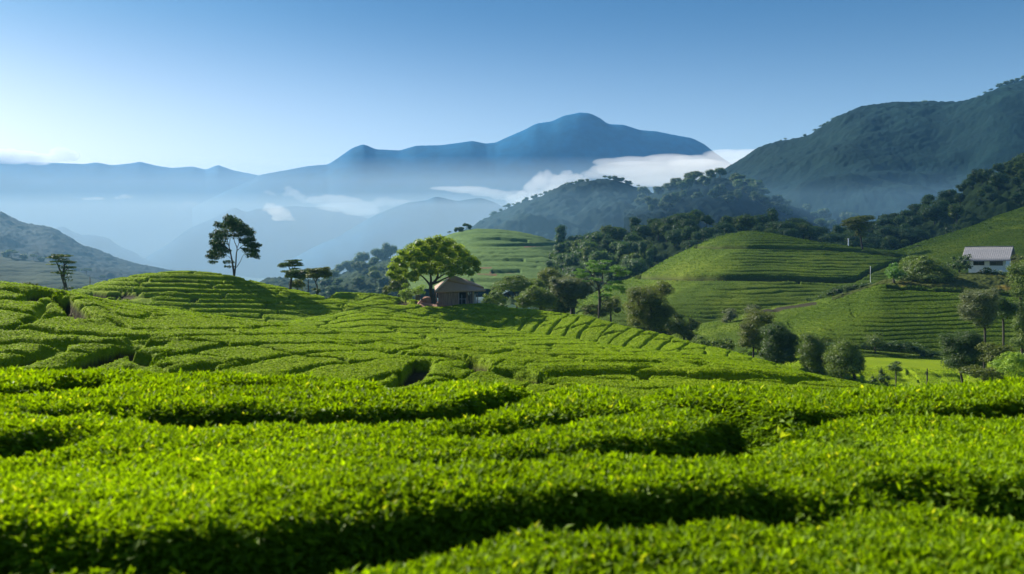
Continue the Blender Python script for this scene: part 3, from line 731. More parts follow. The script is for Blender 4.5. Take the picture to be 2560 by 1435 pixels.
hill("J3", "hill", "low tea spur with brown grass edge below the big tea hill", [(1560, 890), (1640, 858), (1700, 832), (1745, 812), (1833, 795), (1907, 772), (1960, 764), (2030, 752), (2100, 736), (2160, 722), (2230, 716), (2300, 730)], 190, (150, 880), mat="tea_far", sprays=25000, step=3, rows=120, terr=(0.8, 0.28), relief=0.8, rscale=0.05, soilrows=[([(1900, 779), (1960, 770), (2040, 758)], 0.4)])
hill("G2", "hill", "steep tea slope in rows on the right below the white house", [(1790, 905), (1830, 870), (1870, 843), (1923, 812), (2000, 783), (2060, 760), (2100, 745), (2150, 727), (2201, 709), (2240, 714), (2295, 719), (2428, 725), (2560, 734), (2800, 745), (3100, 760)], 172, (139, 893), csm=44, mat="tea_far", sprays=60000, step=2.4, rows=240, terr=(0.55, 0.36), relief=0.7, rscale=0.05, shape=0.9,
     grooves=[([(2040, 850), (2100, 856), (2160, 864), (2260, 878), (2370, 893)], 0.6, 1.4, 1), ([(1968, 803), (1975, 815), (1990, 819), (2090, 826)], 0.25, 0.6), ([(2120, 752), (2125, 765), (2127, 782), (2140, 790)], 0.25, 0.5), ([(2215, 716), (2300, 722), (2420, 728), (2560, 738)], 0.4, 1.2, 1)])
hill("J2", "hill", "shaded tea field under the dark hedge on the right", [(1880, 890), (1980, 876), (2060, 868), (2120, 872), (2200, 878), (2300, 887), (2400, 896), (2560, 900), (3100, 905)], 138, (122, 945), back=0.3, mat="tea_far", sprays=15000, step=3, rows=90, terr=(0.5, 0.2), relief=0.4, rscale=0.06)
hill("J", "hill", "bright tea field in the hollow behind the foreground on the right", [(1900, 930), (1980, 908), (2050, 906), (2150, 914), (2250, 918), (2350, 925), (2410, 931), (2560, 936), (3100, 940)], 118, (74, 1015), back=0.3, mat="tea_mid", sprays=40000, step=2.4, rows=160, terr=(0.36, 0.34), relief=0.5, rscale=0.05, grooves=[([(2140, 925), (2230, 930), (2330, 938), (2420, 941)], 0.3, 0.3), ([(2150, 938), (2240, 944), (2330, 948), (2450, 955)], 0.3, 0.3), ([(2160, 950), (2300, 958), (2420, 963)], 0.3, 0.3), ([(2265, 925), (2290, 935), (2300, 950)], 0.25, 0.25)])

# ------------------------------------------------------------------ trees
M["lf_hut"] = leaf_mat("lf_hut", (0.085, 0.160, 0.010), (0.36, 0.47, 0.026), tmix=0.40, big=0.5)
M["lf_dark"] = leaf_mat("lf_dark", (0.022, 0.055, 0.014), (0.100, 0.170, 0.038), tmix=0.28, big=0.4)
M["lf_tall"] = leaf_mat("lf_tall", (0.014, 0.040, 0.013), (0.075, 0.145, 0.04), tmix=0.2, big=0.4)
M["lf_mid"] = leaf_mat("lf_mid", (0.045, 0.090, 0.018), (0.175, 0.250, 0.036), tmix=0.28, big=0.3)
M["lf_fresh"] = leaf_mat("lf_fresh", (0.051, 0.145, 0.024), (0.170, 0.340, 0.051), tmix=0.28, big=0.4)
M["lf_lime"] = leaf_mat("lf_lime", (0.119, 0.221, 0.025), (0.340, 0.476, 0.060), tmix=0.28, big=0.4)
M["lf_olive"] = leaf_mat("lf_olive", (0.050, 0.078, 0.012), (0.175, 0.215, 0.028), tmix=0.28, big=0.3)
M["lf_grey"] = leaf_mat("lf_grey", (0.050, 0.080, 0.040), (0.200, 0.235, 0.125), tmix=0.28, big=0.4)
M["lf_forest"] = leaf_mat("lf_forest", (0.027, 0.075, 0.026), (0.135, 0.225, 0.058), tmix=0.28, big=0.06)

_ico = None
def ico():
    global _ico
    if _ico is None:
        bm = bmesh.new(); bmesh.ops.create_icosphere(bm, subdivisions=2, radius=1.0)
        _ico = (np.array([v.co[:] for v in bm.verts]), np.array([[v.index for v in f.verts] for f in bm.faces])); bm.free()
    return _ico

def crown_mesh(blobs, leaf, dens, rng, core=0.72, flat=1.0):
    """blobs: (x,y,z,rx,ry,rz) in metres -> verts, tris, tint"""
    VV = []; FF = []; TT = []; off = 0
    iv, jf = ico()
    for (x, y, z, rx, ry, rz) in blobs:
        c = np.array([x, y, z]); R = np.array([rx, ry, rz])
        area = 4 * math.pi * ((rx * ry) ** 1.6 / 3 + (rx * rz) ** 1.6 / 3 + (ry * rz) ** 1.6 / 3) ** (1 / 1.6)
        n = max(8, int(dens * area / (leaf * leaf * 0.4)))
        u = rng.randn(n, 3); u /= np.linalg.norm(u, axis=1)[:, None]
        u[:, 2] = np.where((u[:, 2] < -0.2) & (rng.rand(n) < 0.5), -u[:, 2], u[:, 2])
        lump = 1 + 0.22 * perlin(u[:, 0] * 2.3 + x, u[:, 1] * 2.3 + u[:, 2] * 2.1 + z)
        rad = (0.70 + 0.36 * rng.rand(n) ** 0.6 + 0.22 * (rng.rand(n) > 0.86)) * lump
        P = c + u * R * rad[:, None]
        nn = u / R; nn /= np.linalg.norm(nn, axis=1)[:, None]
        nn = nn * 0.7 + rng.randn(n, 3) * 0.45 + np.array([0, 0, 0.25]); nn /= np.linalg.norm(nn, axis=1)[:, None]
        v, f = cards(P, nn, np.full(n, leaf), rng)
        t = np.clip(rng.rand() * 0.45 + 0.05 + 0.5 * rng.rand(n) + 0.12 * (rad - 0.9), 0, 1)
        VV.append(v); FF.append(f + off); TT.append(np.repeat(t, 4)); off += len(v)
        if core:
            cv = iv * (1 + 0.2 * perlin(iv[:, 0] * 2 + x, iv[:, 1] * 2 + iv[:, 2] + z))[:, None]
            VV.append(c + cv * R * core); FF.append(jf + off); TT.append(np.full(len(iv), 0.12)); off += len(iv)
    return np.concatenate(VV), np.concatenate(FF), np.concatenate(TT)

def ground_at(px, d, surf):
    if surf is None:
        return float(tz(np.array([px]), np.array([d]))[0])
    return surf

def tree(name, label, cat, base, d, blobs, trunks, mat, leaf_px=3.8, dens=0.44, core=0.5, conv=None, gz=None, group=None, seed=1, thick=0.8, deep=3, trunk_drop=True, crown_name="crown", sub=4, satellites=2):
    """blobs (cx,cy,rx,ry) and limbs [(x,y,r)...] given in photograph pixels (or crop pixels through conv)"""
    rng = np.random.RandomState(seed)
    if conv:
        ox, oy, s = conv
        blobs = [(ox + b[0] / s, oy + b[1] / s, b[2] / s, (b[3] if len(b) > 3 else b[2]) / s) for b in blobs]
        trunks = [[(ox + p[0] / s, oy + p[1] / s, p[2] / s) for p in t] for t in trunks]
    else:
        blobs = [(b[0], b[1], b[2], b[3] if len(b) > 3 else b[2]) for b in blobs]
    k = d / F
    bx, by = base
    x0, z0 = wx(bx, d), wz(by, d)
    zg = gz if gz is not None else float(tz(np.array([float(bx)]), np.array([float(d)]))[0])
    root = empty(name, (x0, d, zg), label, cat, group)
    lo = min(b[0] - b[2] for b in blobs); hi = max(b[0] + b[2] for b in blobs)
    cx = (lo + hi) / 2; W = (hi - lo) / 2
    extra = []
    for (x, y, rx, ry) in blobs:
        for q in range(satellites):
            a = rng.rand() * 6.28; m = 0.38 + 0.25 * rng.rand()
            extra.append((x + math.cos(a) * rx * 0.95, y + math.sin(a) * ry * 0.9 - 0.15 * ry, rx * m, ry * m))
    blobs = list(blobs) + extra
    B3 = []
    for (x, y, rx, ry) in blobs:
        u = min(abs(x - cx), W) / W
        dep = math.sqrt(max(0.0, 1 - u * u)) * W * thick * 0.75
        ks = [0.0] if (deep == 1 or dep < rx * 0.6) else ([-1, 1] if deep == 2 else [-1, 0, 1])
        for q in ks:
            yy = q * dep * (0.75 + 0.4 * rng.rand()) + rng.randn() * rx * 0.2
            sc = 1.0 if q == 0 else 0.9
            B3.append(((x + rng.randn() * rx * 0.08 - bx) * k, yy * k, wz(y + (0 if q == 0 else rng.randn() * ry * 0.2), d) - zg, rx * sc * k, rx * 0.9 * sc * k, ry * sc * k))
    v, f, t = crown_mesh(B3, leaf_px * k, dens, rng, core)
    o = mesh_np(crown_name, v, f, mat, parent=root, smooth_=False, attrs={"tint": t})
    if trunks:
        TV = []; TF = []; off = 0
        for ti, tr in enumerate(trunks):
            pts = []
            for i, (x, y, r) in enumerate(tr):
                yy = 0 if ti == 0 else (rng.randn() * 0.25 * abs(x - tr[0][0]) * k if i else 0)
                pts.append(((x - bx) * k, yy, wz(y, d) - zg, max(r * k, 0.02)))
            if ti == 0 and trunk_drop:
                x, y, z, r = pts[0]
                pts = [(x, y, min(z, 0) - 0.35, r * 1.25)] + ([(x, y, 0.02, r * 1.1)] if z > 0.3 else []) + pts
            tv, tf = tube(refine(pts, sub), 7)
            TV.append(tv); TF.append(tf + off); off += len(tv)
        mesh_np("trunk", np.concatenate(TV), np.concatenate(TF), M["bark"], parent=root)
    return root

def dome(cx, cy, rx, top, bot, n, r, rng):
    """blob list filling a dome-shaped crown: top/bottom rows"""
    out = []
    for i in range(n):
        a = math.pi * (i + 0.5 + rng.uniform(-.3, .3)) / n
        f = rng.choice([0.86, 0.86, 0.5])
        x = cx - math.cos(a) * (rx - r) * f
        y = cy - math.sin(a) * (cy - top - r) * f
        out.append((x, y, r * rng.uniform(0.8, 1.25), r * rng.uniform(0.6, 0.9)))
    return out

rr = random.Random(4)
# the big tree by the hut
hb = []
for q in [(1078, 604, 15), (1100, 603, 15), (1052, 609, 14), (1122, 609, 14), (1030, 619, 14), (1143, 620, 14), (1012, 633, 14), (1160, 634, 14), (998, 650, 13), (1176, 648, 13), (986, 665, 12), (1189, 661, 11), (982, 681, 11), (1193, 674, 9), (990, 693, 10), (1176, 683, 11),
          (1066, 622, 15), (1090, 620, 15), (1112, 625, 15), (1044, 632, 15), (1134, 637, 15), (1026, 648, 15), (1152, 651, 14), (1012, 664, 13), (1166, 666, 13), (1006, 680, 12), (1150, 680, 12),
          (1080, 640, 16), (1058, 648, 15), (1102, 644, 15), (1120, 655, 14), (1040, 664, 15), (1068, 664, 15), (1094, 662, 15), (1136, 668, 13), (1024, 690, 12), (1040, 684, 13), (1060, 678, 12), (1084, 678, 11), (1110, 674, 12), (1036, 699, 9), (1128, 684, 9)]:
    hb.append((q[0], q[1], q[2] * rr.uniform(1.0, 1.3), q[2] * rr.uniform(0.72, 0.92)))
tree("broad_tree", "large dome crowned green tree leaning over the thatched hut", "tree", (1082, 750), 158, hb,
     [[(1084, 750, 6.5), (1077, 731, 5.2), (1077, 713, 4.6)], [(1077, 716, 3.6), (1068, 704, 2.5), (1055, 690, 1.8), (1040, 680, 1.2)], [(1077, 713, 3.8), (1077, 694, 2.8), (1074, 676, 2.0), (1066, 655, 1.2)], [(1078, 712, 3.8), (1092, 696, 3.0), (1096, 675, 2.0), (1104, 655, 1.2)], [(1080, 710, 3.4), (1097, 704, 2.4), (1110, 697, 1.8), (1134, 687, 1.4), (1155, 678, 1.0)], [(1092, 698, 2.2), (1108, 687, 1.6), (1128, 679, 1.2), (1145, 665, 0.8)], [(1100, 695, 1.2), (1104, 682, 1.0), (1112, 670, 0.7)]],
     M["lf_hut"], leaf_px=4.2, dens=0.6, core=0.66, satellites=0, seed=5, thick=0.85)
# the tall lone tree
tree("tall_tree", "tall lone tree with two slim trunks and see-through dark crown on the left dome", "tree", (585, 687), 151,
     [(580, 230, 70), (690, 280, 85), (800, 345, 85), (420, 370, 70), (560, 390, 90), (690, 420, 100), (880, 440, 85), (980, 510, 75), (270, 560, 50), (380, 520, 80), (500, 540, 70), (760, 550, 70), (1010, 620, 65), (300, 680, 60), (390, 690, 80), (330, 800, 70), (420, 830, 80), (970, 720, 80), (1050, 770, 80), (1170, 740, 45, 30), (1080, 880, 70), (1130, 970, 45), (930, 850, 55), (1000, 940, 50), (240, 900, 60), (180, 970, 50, 40), (300, 960, 60), (420, 950, 55), (500, 880, 50), (240, 1080, 40), (560, 1080, 40), (590, 1170, 30), (860, 650, 50), (640, 300, 60)],
     [[(680, 1335, 24), (655, 1150, 18), (620, 950, 14), (580, 780, 10), (540, 640, 7), (480, 500, 4)], [(690, 1320, 17), (715, 1100, 14), (720, 930, 12), (740, 800, 9), (680, 640, 6), (690, 480, 4)], [(725, 1190, 8), (800, 1060, 6), (850, 950, 4), (930, 850, 3)], [(600, 860, 8), (500, 760, 6), (400, 720, 4)], [(730, 860, 8), (830, 760, 6), (960, 700, 4)], [(745, 790, 7), (800, 620, 5), (880, 480, 3)], [(580, 780, 7), (600, 600, 5), (600, 400, 3)], [(640, 1040, 6), (560, 960, 4), (440, 900, 3)]],
     M["lf_tall"], leaf_px=3.6, dens=0.8, core=0.42, conv=(500, 520, 7.972), seed=6, thick=0.7, deep=3)
# layered dark tree at the left
tree("layered_tree", "dark flat layered tree with a thick leaning trunk at the left saddle", "tree", (163, 731), 178,
     [(820, 250, 170, 32), (640, 290, 120, 26), (1000, 235, 120, 26), (750, 205, 80, 30), (1100, 430, 160, 32), (960, 395, 110, 26), (750, 415, 110, 28), (610, 490, 110, 14), (1130, 575, 130, 34), (1000, 600, 70, 40), (1150, 680, 80, 20), (950, 740, 100, 70), (1130, 755, 80, 22), (720, 735, 80, 22), (880, 330, 120, 22), (900, 540, 50, 40), (1060, 900, 40, 40), (1090, 980, 40, 35), (930, 1240, 40, 60), (1130, 1200, 50, 40)],
     [[(1010, 1320, 62), (1000, 1150, 52), (960, 1000, 52), (900, 830, 42), (820, 620, 22), (760, 480, 14), (700, 400, 8)], [(940, 850, 50), (960, 620, 30), (970, 480, 20), (900, 300, 10)], [(960, 520, 16), (1060, 450, 10), (1180, 440, 6)], [(900, 780, 30), (1020, 640, 14), (1130, 590, 7)], [(820, 600, 14), (780, 470, 8), (820, 280, 6)]],
     M["lf_dark"], leaf_px=2.6, dens=0.45, core=0.4, conv=(80, 620, 11.96), seed=7, thick=0.9, deep=3)
tree("umbrella_tree", "slender umbrella tree with tiered flat crown, left of the low umbrella pair", "tree", (727, 716), 182,
     [(350, 218, 105, 17), (270, 265, 110, 24), (420, 255, 80, 24), (175, 305, 65, 28), (465, 285, 55, 18), (215, 395, 55, 20), (330, 300, 80, 14), (390, 345, 60, 10)],
     [[(310, 650, 24), (325, 520, 18), (330, 410, 12), (290, 330, 8), (255, 280, 6)], [(330, 420, 10), (370, 340, 7), (420, 270, 5)], [(325, 450, 8), (270, 410, 5), (220, 395, 4)], [(345, 390, 7), (350, 300, 5), (350, 230, 4)]],
     M["lf_dark"], leaf_px=2.6, dens=0.5, core=0.5, conv=(680, 620, 6.737), seed=8, thick=0.9)
tree("umbrella_tree", "low umbrella tree with thin trunk, nearest the slender tiered one", "tree", (771, 725), 176,
     [(400, 400, 150, 36), (520, 400, 110, 36), (330, 430, 90, 46), (430, 465, 120, 36), (300, 480, 60, 36), (250, 470, 30, 40), (540, 450, 80, 40), (480, 500, 90, 30)],
     [[(612, 720, 8), (610, 600, 7), (600, 510, 5), (540, 450, 4)], [(606, 560, 5), (640, 470, 4)]],
     M["lf_dark"], leaf_px=2.8, dens=0.5, core=0.55, conv=(680, 620, 6.737), seed=9, thick=0.9)
tree("umbrella_tree", "wide umbrella tree with forked trunk, right of the low thin one", "tree", (793, 728), 171,
     [(700, 400, 110, 40), (820, 368, 130, 34), (900, 400, 75, 44), (790, 440, 130, 44), (880, 480, 85, 40), (660, 460, 70, 36), (720, 490, 90, 34), (930, 340, 50, 16), (960, 450, 40, 34)],
     [[(762, 740, 16), (757, 640, 12), (735, 565, 9), (800, 480, 6), (860, 430, 4)], [(742, 590, 8), (690, 500, 6), (660, 450, 4)], [(745, 575, 6), (750, 480, 4)]],
     M["lf_olive"], leaf_px=2.8, dens=0.5, core=0.55, conv=(680, 620, 6.737), seed=10, thick=0.9)
tree("shrub", "olive shrub in the shade below the umbrella trees", "shrub", (745, 722), 183, [(420, 600, 90, 70), (480, 640, 70, 60), (370, 640, 60, 60), (470, 560, 60, 40)], [[(430, 690, 8), (430, 600, 6)]], M["lf_olive"], conv=(680, 620, 6.737), seed=11, deep=2, crown_name="foliage")
tree("shrub", "small dark shrub at the foot of the forked umbrella tree", "shrub", (794, 729), 170, [(760, 720, 40, 30), (700, 700, 30, 24), (790, 730, 26, 20)], [[(760, 740, 6), (760, 715, 4)]], M["lf_dark"], conv=(680, 620, 6.737), seed=12, deep=2, crown_name="foliage")
tree("shrub", "low dark shrub behind the tea at the far left, before the layered tree", "shrub", (75, 716), 172, [(60, 716, 12, 6), (75, 714, 12, 7), (86, 717, 10, 5)], [[(73, 722, 2), (74, 714, 1.5)]], M["lf_olive"], seed=13, deep=2, crown_name="foliage")
# bright bushes left of the hut
tree("bush", "lime green bush with feathery tips, left of the hut beside the dark box", "bush", (1016, 746), 160, [(370, 1000, 40, 60), (400, 1090, 90, 50), (350, 1140, 70, 50), (430, 1150, 90, 50), (330, 1190, 60, 45), (400, 1200, 80, 35), (300, 1110, 50, 30), (520, 1100, 70, 40), (580, 1080, 60, 30)], [[(370, 1240, 12), (370, 1120, 8), (370, 980, 4)]], M["lf_lime"], conv=(960, 570, 6.83), leaf_px=2.8, dens=0.4, core=0.4, seed=14, deep=2, crown_name="foliage")
tree("bush", "pale green bush half hidden between the hut tree and the lime bush", "bush", (1048, 748), 172, [(560, 1060, 80, 40), (630, 1000, 80, 50), (600, 1090, 70, 40), (660, 1110, 60, 24), (540, 1120, 70, 50)], [[(590, 1200, 10), (600, 1060, 6)]], M["lf_lime"], conv=(960, 570, 6.83), leaf_px=2.8, dens=0.36, core=0.3, seed=15, deep=2, crown_name="foliage")
tree("olive_tree", "dull olive tree behind the left edge of the big hut tree", "tree", (1000, 745), 215, [(300, 860, 110, 80), (200, 940, 90, 60), (110, 1030, 80, 60), (330, 930, 80, 60), (30, 1080, 60, 50), (240, 1020, 90, 60), (380, 980, 60, 50)], [[(250, 1180, 14), (240, 1040, 9), (280, 900, 5)]], M["lf_olive"], conv=(960, 570, 6.83), leaf_px=3.0, dens=0.45, core=0.6, seed=16, gz=-13.0, trunk_drop=True)
# trees right of the hut
c5 = (1300, 560, 3.2614)
tree("acacia_tree", "spreading dim acacia with bare arching limbs, nearest the hut on its right", "tree", (1290, 762), 205, [(700 / 3.12 * 0 + 0, 0, 1, 1)][:0] + [(1262, 712, 26, 10), (1290, 704, 30, 10), (1320, 706, 26, 10), (1340, 714, 18, 10), (1248, 724, 16, 8), (1305, 718, 24, 8), (1275, 722, 20, 7)],
     [[(1292, 765, 2.2), (1290, 745, 1.8), (1284, 728, 1.2), (1270, 714, 0.8)], [(1290, 748, 1.4), (1300, 730, 1.0), (1318, 712, 0.7)], [(1290, 750, 1.2), (1274, 740, 0.9), (1258, 722, 0.6)]], M["lf_mid"], leaf_px=2.8, dens=0.45, core=0.5, seed=17, gz=-14.0)
tree("shrub", "soft green shrub just right of the hut behind the crest", "shrub", (1235, 765), 190, [(1222, 752, 16, 12), (1240, 744, 18, 12), (1256, 752, 16, 12), (1212, 758, 12, 8), (1230, 760, 18, 8)], [[(1236, 775, 2), (1236, 755, 1.4)]], M["lf_mid"], seed=18, gz=-13.5, crown_name="foliage", deep=2)
tree("grey_tree", "grey green dome tree among the grove right of the hut", "tree", (1432, 778), 172,
     [(400, 475, 120, 45), (310, 505, 70, 45), (490, 500, 80, 50), (545, 540, 45, 34), (300, 545, 50, 36), (350, 560, 80, 40), (440, 565, 100, 46), (400, 520, 110, 46), (420, 640, 60, 40), (500, 580, 50, 34)],
     [[(430, 715, 20), (425, 640, 15), (400, 560, 9), (360, 500, 5)], [(425, 640, 12), (470, 570, 8), (500, 510, 5)], [(420, 660, 9), (350, 590, 6), (320, 530, 4)]], M["lf_grey"], conv=c5, leaf_px=3.0, dens=0.5, core=0.66, seed=19)
tree("dark_tree", "dark leafy tree standing under the grey dome tree", "tree", (1395, 775), 178, [(310, 620, 80, 70), (250, 670, 80, 50), (350, 660, 60, 50), (380, 690, 60, 40), (280, 700, 80, 40)], [[(320, 740, 16), (320, 640, 9)]], M["lf_dark"], conv=c5, leaf_px=3.0, seed=20)
tree("spreading_tree", "mid green spreading tree left of the grey dome tree", "tree", (1350, 772), 168, [(130, 560, 90, 42), (60, 590, 65, 42), (190, 590, 80, 45), (120, 620, 110, 42), (220, 640, 80, 42), (40, 640, 60, 42), (150, 660, 90, 40), (90, 540, 40, 24)], [[(170, 700, 16), (160, 630, 10), (120, 570, 6)], [(165, 650, 9), (210, 590, 5)]], M["lf_mid"], conv=c5, leaf_px=3.0, seed=21)
tree("round_tree", "brownish green round tree behind the grey dome tree", "tree", (1375, 745), 240, [(240, 400, 70, 42), (200, 440, 55, 46), (290, 440, 50, 50), (240, 470, 80, 46), (180, 480, 40, 34)], [[(240, 560, 9), (240, 440, 6)]], M["lf_olive"], conv=c5, leaf_px=3.0, seed=22, gz=-12.0)
tree("layered_tree", "feathery fresh green layered tree with one straight dark trunk on the ridge", "tree", (1497, 791), 147,
     [(700, 260, 120, 40), (680, 195, 70, 22), (960, 200, 85, 26), (850, 310, 110, 36), (640, 330, 80, 36), (1150, 330, 100, 42), (1290, 335, 75, 20), (1330, 440, 135, 32), (1180, 400, 100, 42), (1240, 490, 110, 26), (450, 390, 80, 30), (480, 470, 130, 36), (360, 430, 75, 22), (420, 525, 80, 24), (780, 390, 100, 32), (1150, 640, 140, 32), (1290, 660, 50, 20), (1050, 740, 150, 40), (1250, 770, 100, 46), (1320, 840, 40, 40), (1000, 800, 80, 32), (1000, 910, 120, 26), (760, 970, 50, 24), (770, 580, 80, 26), (680, 560, 50, 20), (960, 420, 90, 30), (560, 620, 60, 20)],
     [[(815, 1370, 15), (835, 1150, 30), (840, 960, 34), (815, 760, 19), (760, 620, 12), (640, 440, 7), (600, 350, 5)], [(820, 740, 14), (880, 560, 9), (900, 420, 7), (930, 250, 4)], [(820, 820, 12), (690, 700, 8), (560, 560, 5), (460, 460, 4)], [(845, 960, 18), (930, 920, 10), (1080, 900, 6)], [(840, 760, 10), (960, 660, 7), (1100, 520, 6), (1240, 420, 4)], [(840, 860, 10), (1000, 770, 7), (1200, 750, 5)], [(760, 620, 8), (720, 420, 6), (700, 260, 4)]],
     M["lf_fresh"], conv=(1400, 630, 8.44), leaf_px=2.8, dens=0.42, core=0.4, seed=23, thick=0.8)
tree("willow_tree", "soft olive willow like tree right of the feathery layered tree", "tree", (1630, 822), 152, [(1060, 560, 130, 60), (1160, 510, 50, 46), (950, 560, 80, 50), (1000, 640, 90, 60), (1100, 650, 100, 70), (960, 730, 100, 70), (1080, 750, 120, 80), (1180, 740, 80, 70), (1100, 830, 110, 50), (940, 800, 70, 50), (1190, 830, 60, 50)],
     [[(1080, 880, 16), (1075, 760, 12), (1060, 640, 8), (1050, 540, 5)], [(1075, 760, 9), (1140, 640, 6), (1160, 520, 4)], [(1075, 780, 9), (980, 680, 6), (950, 580, 4)]], M["lf_olive"], conv=c5, leaf_px=2.8, dens=0.34, core=0.45, seed=24)
tree("shrub", "brownish shrub thicket left of the willow like tree", "shrub", (1532, 800), 166, [(550, 700, 60, 36), (720, 630, 60, 36), (780, 690, 70, 56), (640, 720, 70, 36), (780, 620, 46, 46), (700, 690, 60, 50)], [[(740, 790, 8), (740, 670, 5)]], M["lf_olive"], conv=c5, seed=25, crown_name="foliage", leaf_px=2.8, dens=0.42, core=0.5, deep=2)
tree("shrub", "large drooping olive shrub right of the willow like tree", "shrub", (1725, 855), 140, [(1290, 810, 70, 50), (1380, 850, 60, 50), (1320, 890, 80, 50), (1400, 920, 50, 34), (1250, 860, 60, 50), (1420, 820, 40, 40)], [[(1340, 960, 10), (1330, 850, 6)]], M["lf_olive"], conv=c5, seed=26, crown_name="foliage", leaf_px=2.8, dens=0.45, core=0.55, deep=2)
tree("shrub", "low dim shrub behind the tea ridge below the small spur", "shrub", (1770, 862), 130, [(1470, 950, 60, 30), (1560, 970, 70, 34), (1640, 1000, 60, 30), (1700, 990, 50, 36)], [[(1580, 1040, 8), (1580, 970, 5)]], M["lf_mid"], conv=c5, seed=27, crown_name="foliage", deep=2)
c6 = (1860, 500, 2.99)
tree("willow_tree", "pale olive willow like tree at the foot of the right tea slope", "tree", (1884, 886), 128, [(100, 890, 100, 50), (60, 950, 80, 60), (150, 980, 80, 50), (50, 1040, 60, 50), (180, 870, 40, 34), (110, 1020, 70, 50), (120, 1080, 60, 40), (10, 1000, 50, 50), (0, 1080, 40, 40)], [[(70, 1150, 7), (80, 1010, 5), (100, 900, 3)], [(100, 1140, 5), (140, 1000, 3)]], M["lf_olive"], conv=c6, leaf_px=2.8, dens=0.36, core=0.5, seed=28)
tree("round_tree", "dark green tree beside the pale willow behind the tea ridge", "tree", (1945, 912), 112, [(190, 985, 60, 50), (280, 1030, 80, 70), (210, 1090, 80, 70), (300, 1120, 80, 60), (250, 1180, 100, 46), (350, 1080, 50, 50), (180, 1160, 50, 50), (330, 1180, 50, 40)], [[(255, 1240, 12), (255, 1120, 8)]], M["lf_dark"], conv=c6, leaf_px=3.0, dens=0.55, seed=29)
tree("round_tree", "grey green leaning tree between the dark tree and the round pair", "tree", (2035, 925), 108, [(510, 1080, 80, 60), (470, 1150, 70, 60), (560, 1150, 70, 70), (540, 1230, 70, 46), (480, 1210, 50, 50)], [[(560, 1300, 10), (540, 1180, 7)]], M["lf_mid"], conv=c6, leaf_px=3.0, dens=0.5, seed=30)
tree("round_tree", "full round tree with short trunk at the lower end of the tea ridge", "tree", (2135, 946), 104, [(740, 1120, 80, 50), (690, 1190, 80, 70), (800, 1180, 70, 70), (760, 1250, 90, 54), (840, 1230, 46, 60), (700, 1260, 60, 50), (820, 1110, 40, 34)], [[(830, 1345, 12), (805, 1270, 9), (760, 1180, 6)]], M["lf_mid"], conv=c6, leaf_px=3.0, dens=0.55, seed=31)
gJ = lambda px, py: float(on_hill_py("J", px, py)[2])
tree("round_tree", "compact round dark tree with thin trunk on the bright right field", "tree", (2405, 952), 100, [(1600, 1050, 100, 50), (1700, 1090, 80, 70), (1550, 1120, 60, 60), (1640, 1160, 100, 70), (1740, 1170, 50, 70), (1550, 1220, 60, 50), (1640, 1230, 70, 44), (1720, 1220, 50, 40), (1650, 1030, 60, 40)], [[(1634, 1370, 8), (1622, 1300, 9), (1612, 1220, 11), (1630, 1120, 7)], [(1618, 1260, 7), (1700, 1160, 5)]], M["lf_dark"], conv=c6, leaf_px=3.0, dens=0.55, seed=32, gz=hz("J", 2405, 100))
tree("tall_tree", "tree with lumpy crown on a long bare trunk at the right edge", "tree", (2463, 880), 120, [(1750, 720, 80, 50), (1830, 730, 56, 60), (1700, 800, 66, 54), (1790, 800, 80, 70), (1730, 870, 80, 44), (1820, 870, 50, 50), (1780, 920, 40, 34), (1690, 750, 50, 40), (1660, 830, 40, 30)], [[(1803, 1140, 9), (1802, 1040, 8), (1800, 950, 10), (1780, 880, 12), (1770, 800, 8)], [(1785, 900, 8), (1720, 820, 5)]], M["lf_grey"], conv=c6, leaf_px=3.0, dens=0.55, seed=33, gz=-10.6)
tree("dark_tree", "dark tree touching the lumpy crowned tree on its right", "tree", (2510, 870), 126, [(1920, 780, 60, 44), (1980, 820, 50, 60), (1920, 850, 60, 36), (1880, 790, 50, 50), (1900, 760, 40, 26)], [[(1940, 1120, 8), (1940, 950, 8), (1930, 820, 6)]], M["lf_dark"], conv=c6, leaf_px=3.0, seed=34, gz=-10.8)
tree("round_tree", "dark bushy tree cut by the right edge beside the white house", "tree", (2548, 760), 150, [(2050, 510, 60, 44), (2040, 590, 56, 70), (2080, 650, 56, 60), (2110, 560, 60, 60), (2050, 690, 50, 40), (2130, 480, 60, 40)], [[(2070, 780, 12), (2070, 620, 8)]], M["lf_mid"], conv=c6, leaf_px=3.0, seed=35, gz=-5.6)
tree("round_tree", "dark bushy tree cut by the right edge above the yellow green shrubs", "tree", (2548, 870), 130, [(2060, 840, 50, 60), (2050, 930, 44, 60), (2090, 1010, 50, 50), (2110, 900, 60, 60), (2060, 1060, 50, 40)], [[(2080, 1120, 12), (2080, 950, 8)]], M["lf_mid"], conv=c6, leaf_px=3.0, seed=36, gz=-10.8)
for i, (lab, b, bs) in enumerate([("yellow green shrub under the lumpy crowned tree", (2480, 915), [(1850, 1130, 80, 44), (1930, 1130, 70, 44), (1830, 1180, 60, 46), (1900, 1190, 80, 40)]),
                                  ("wide low yellow green shrub right of the compact dark tree", (2460, 945), [(1720, 1280, 80, 30), (1850, 1290, 100, 40), (1790, 1300, 90, 36), (1900, 1300, 60, 36)]),
                                  ("yellow green shrub in the bottom corner of the right hillside", (2540, 940), [(1980, 1250, 100, 54), (2060, 1200, 60, 60), (2030, 1280, 90, 46), (1960, 1200, 50, 40)])]):
    tree("shrub", lab, "shrub", b, 96 - i * 4, bs, [[((b[0] - 1860) * 2.99, (b[1] - 500) * 2.99 + 40, 8), ((b[0] - 1860) * 2.99, (b[1] - 540) * 2.99, 5)]], M["lf_olive"] if i != 2 else M["lf_lime"], conv=c6, seed=37 + i, crown_name="foliage", gz=-10.0, deep=2)
kz = lambda h, px, py: float(on_hill_py(h, px, py)[2])
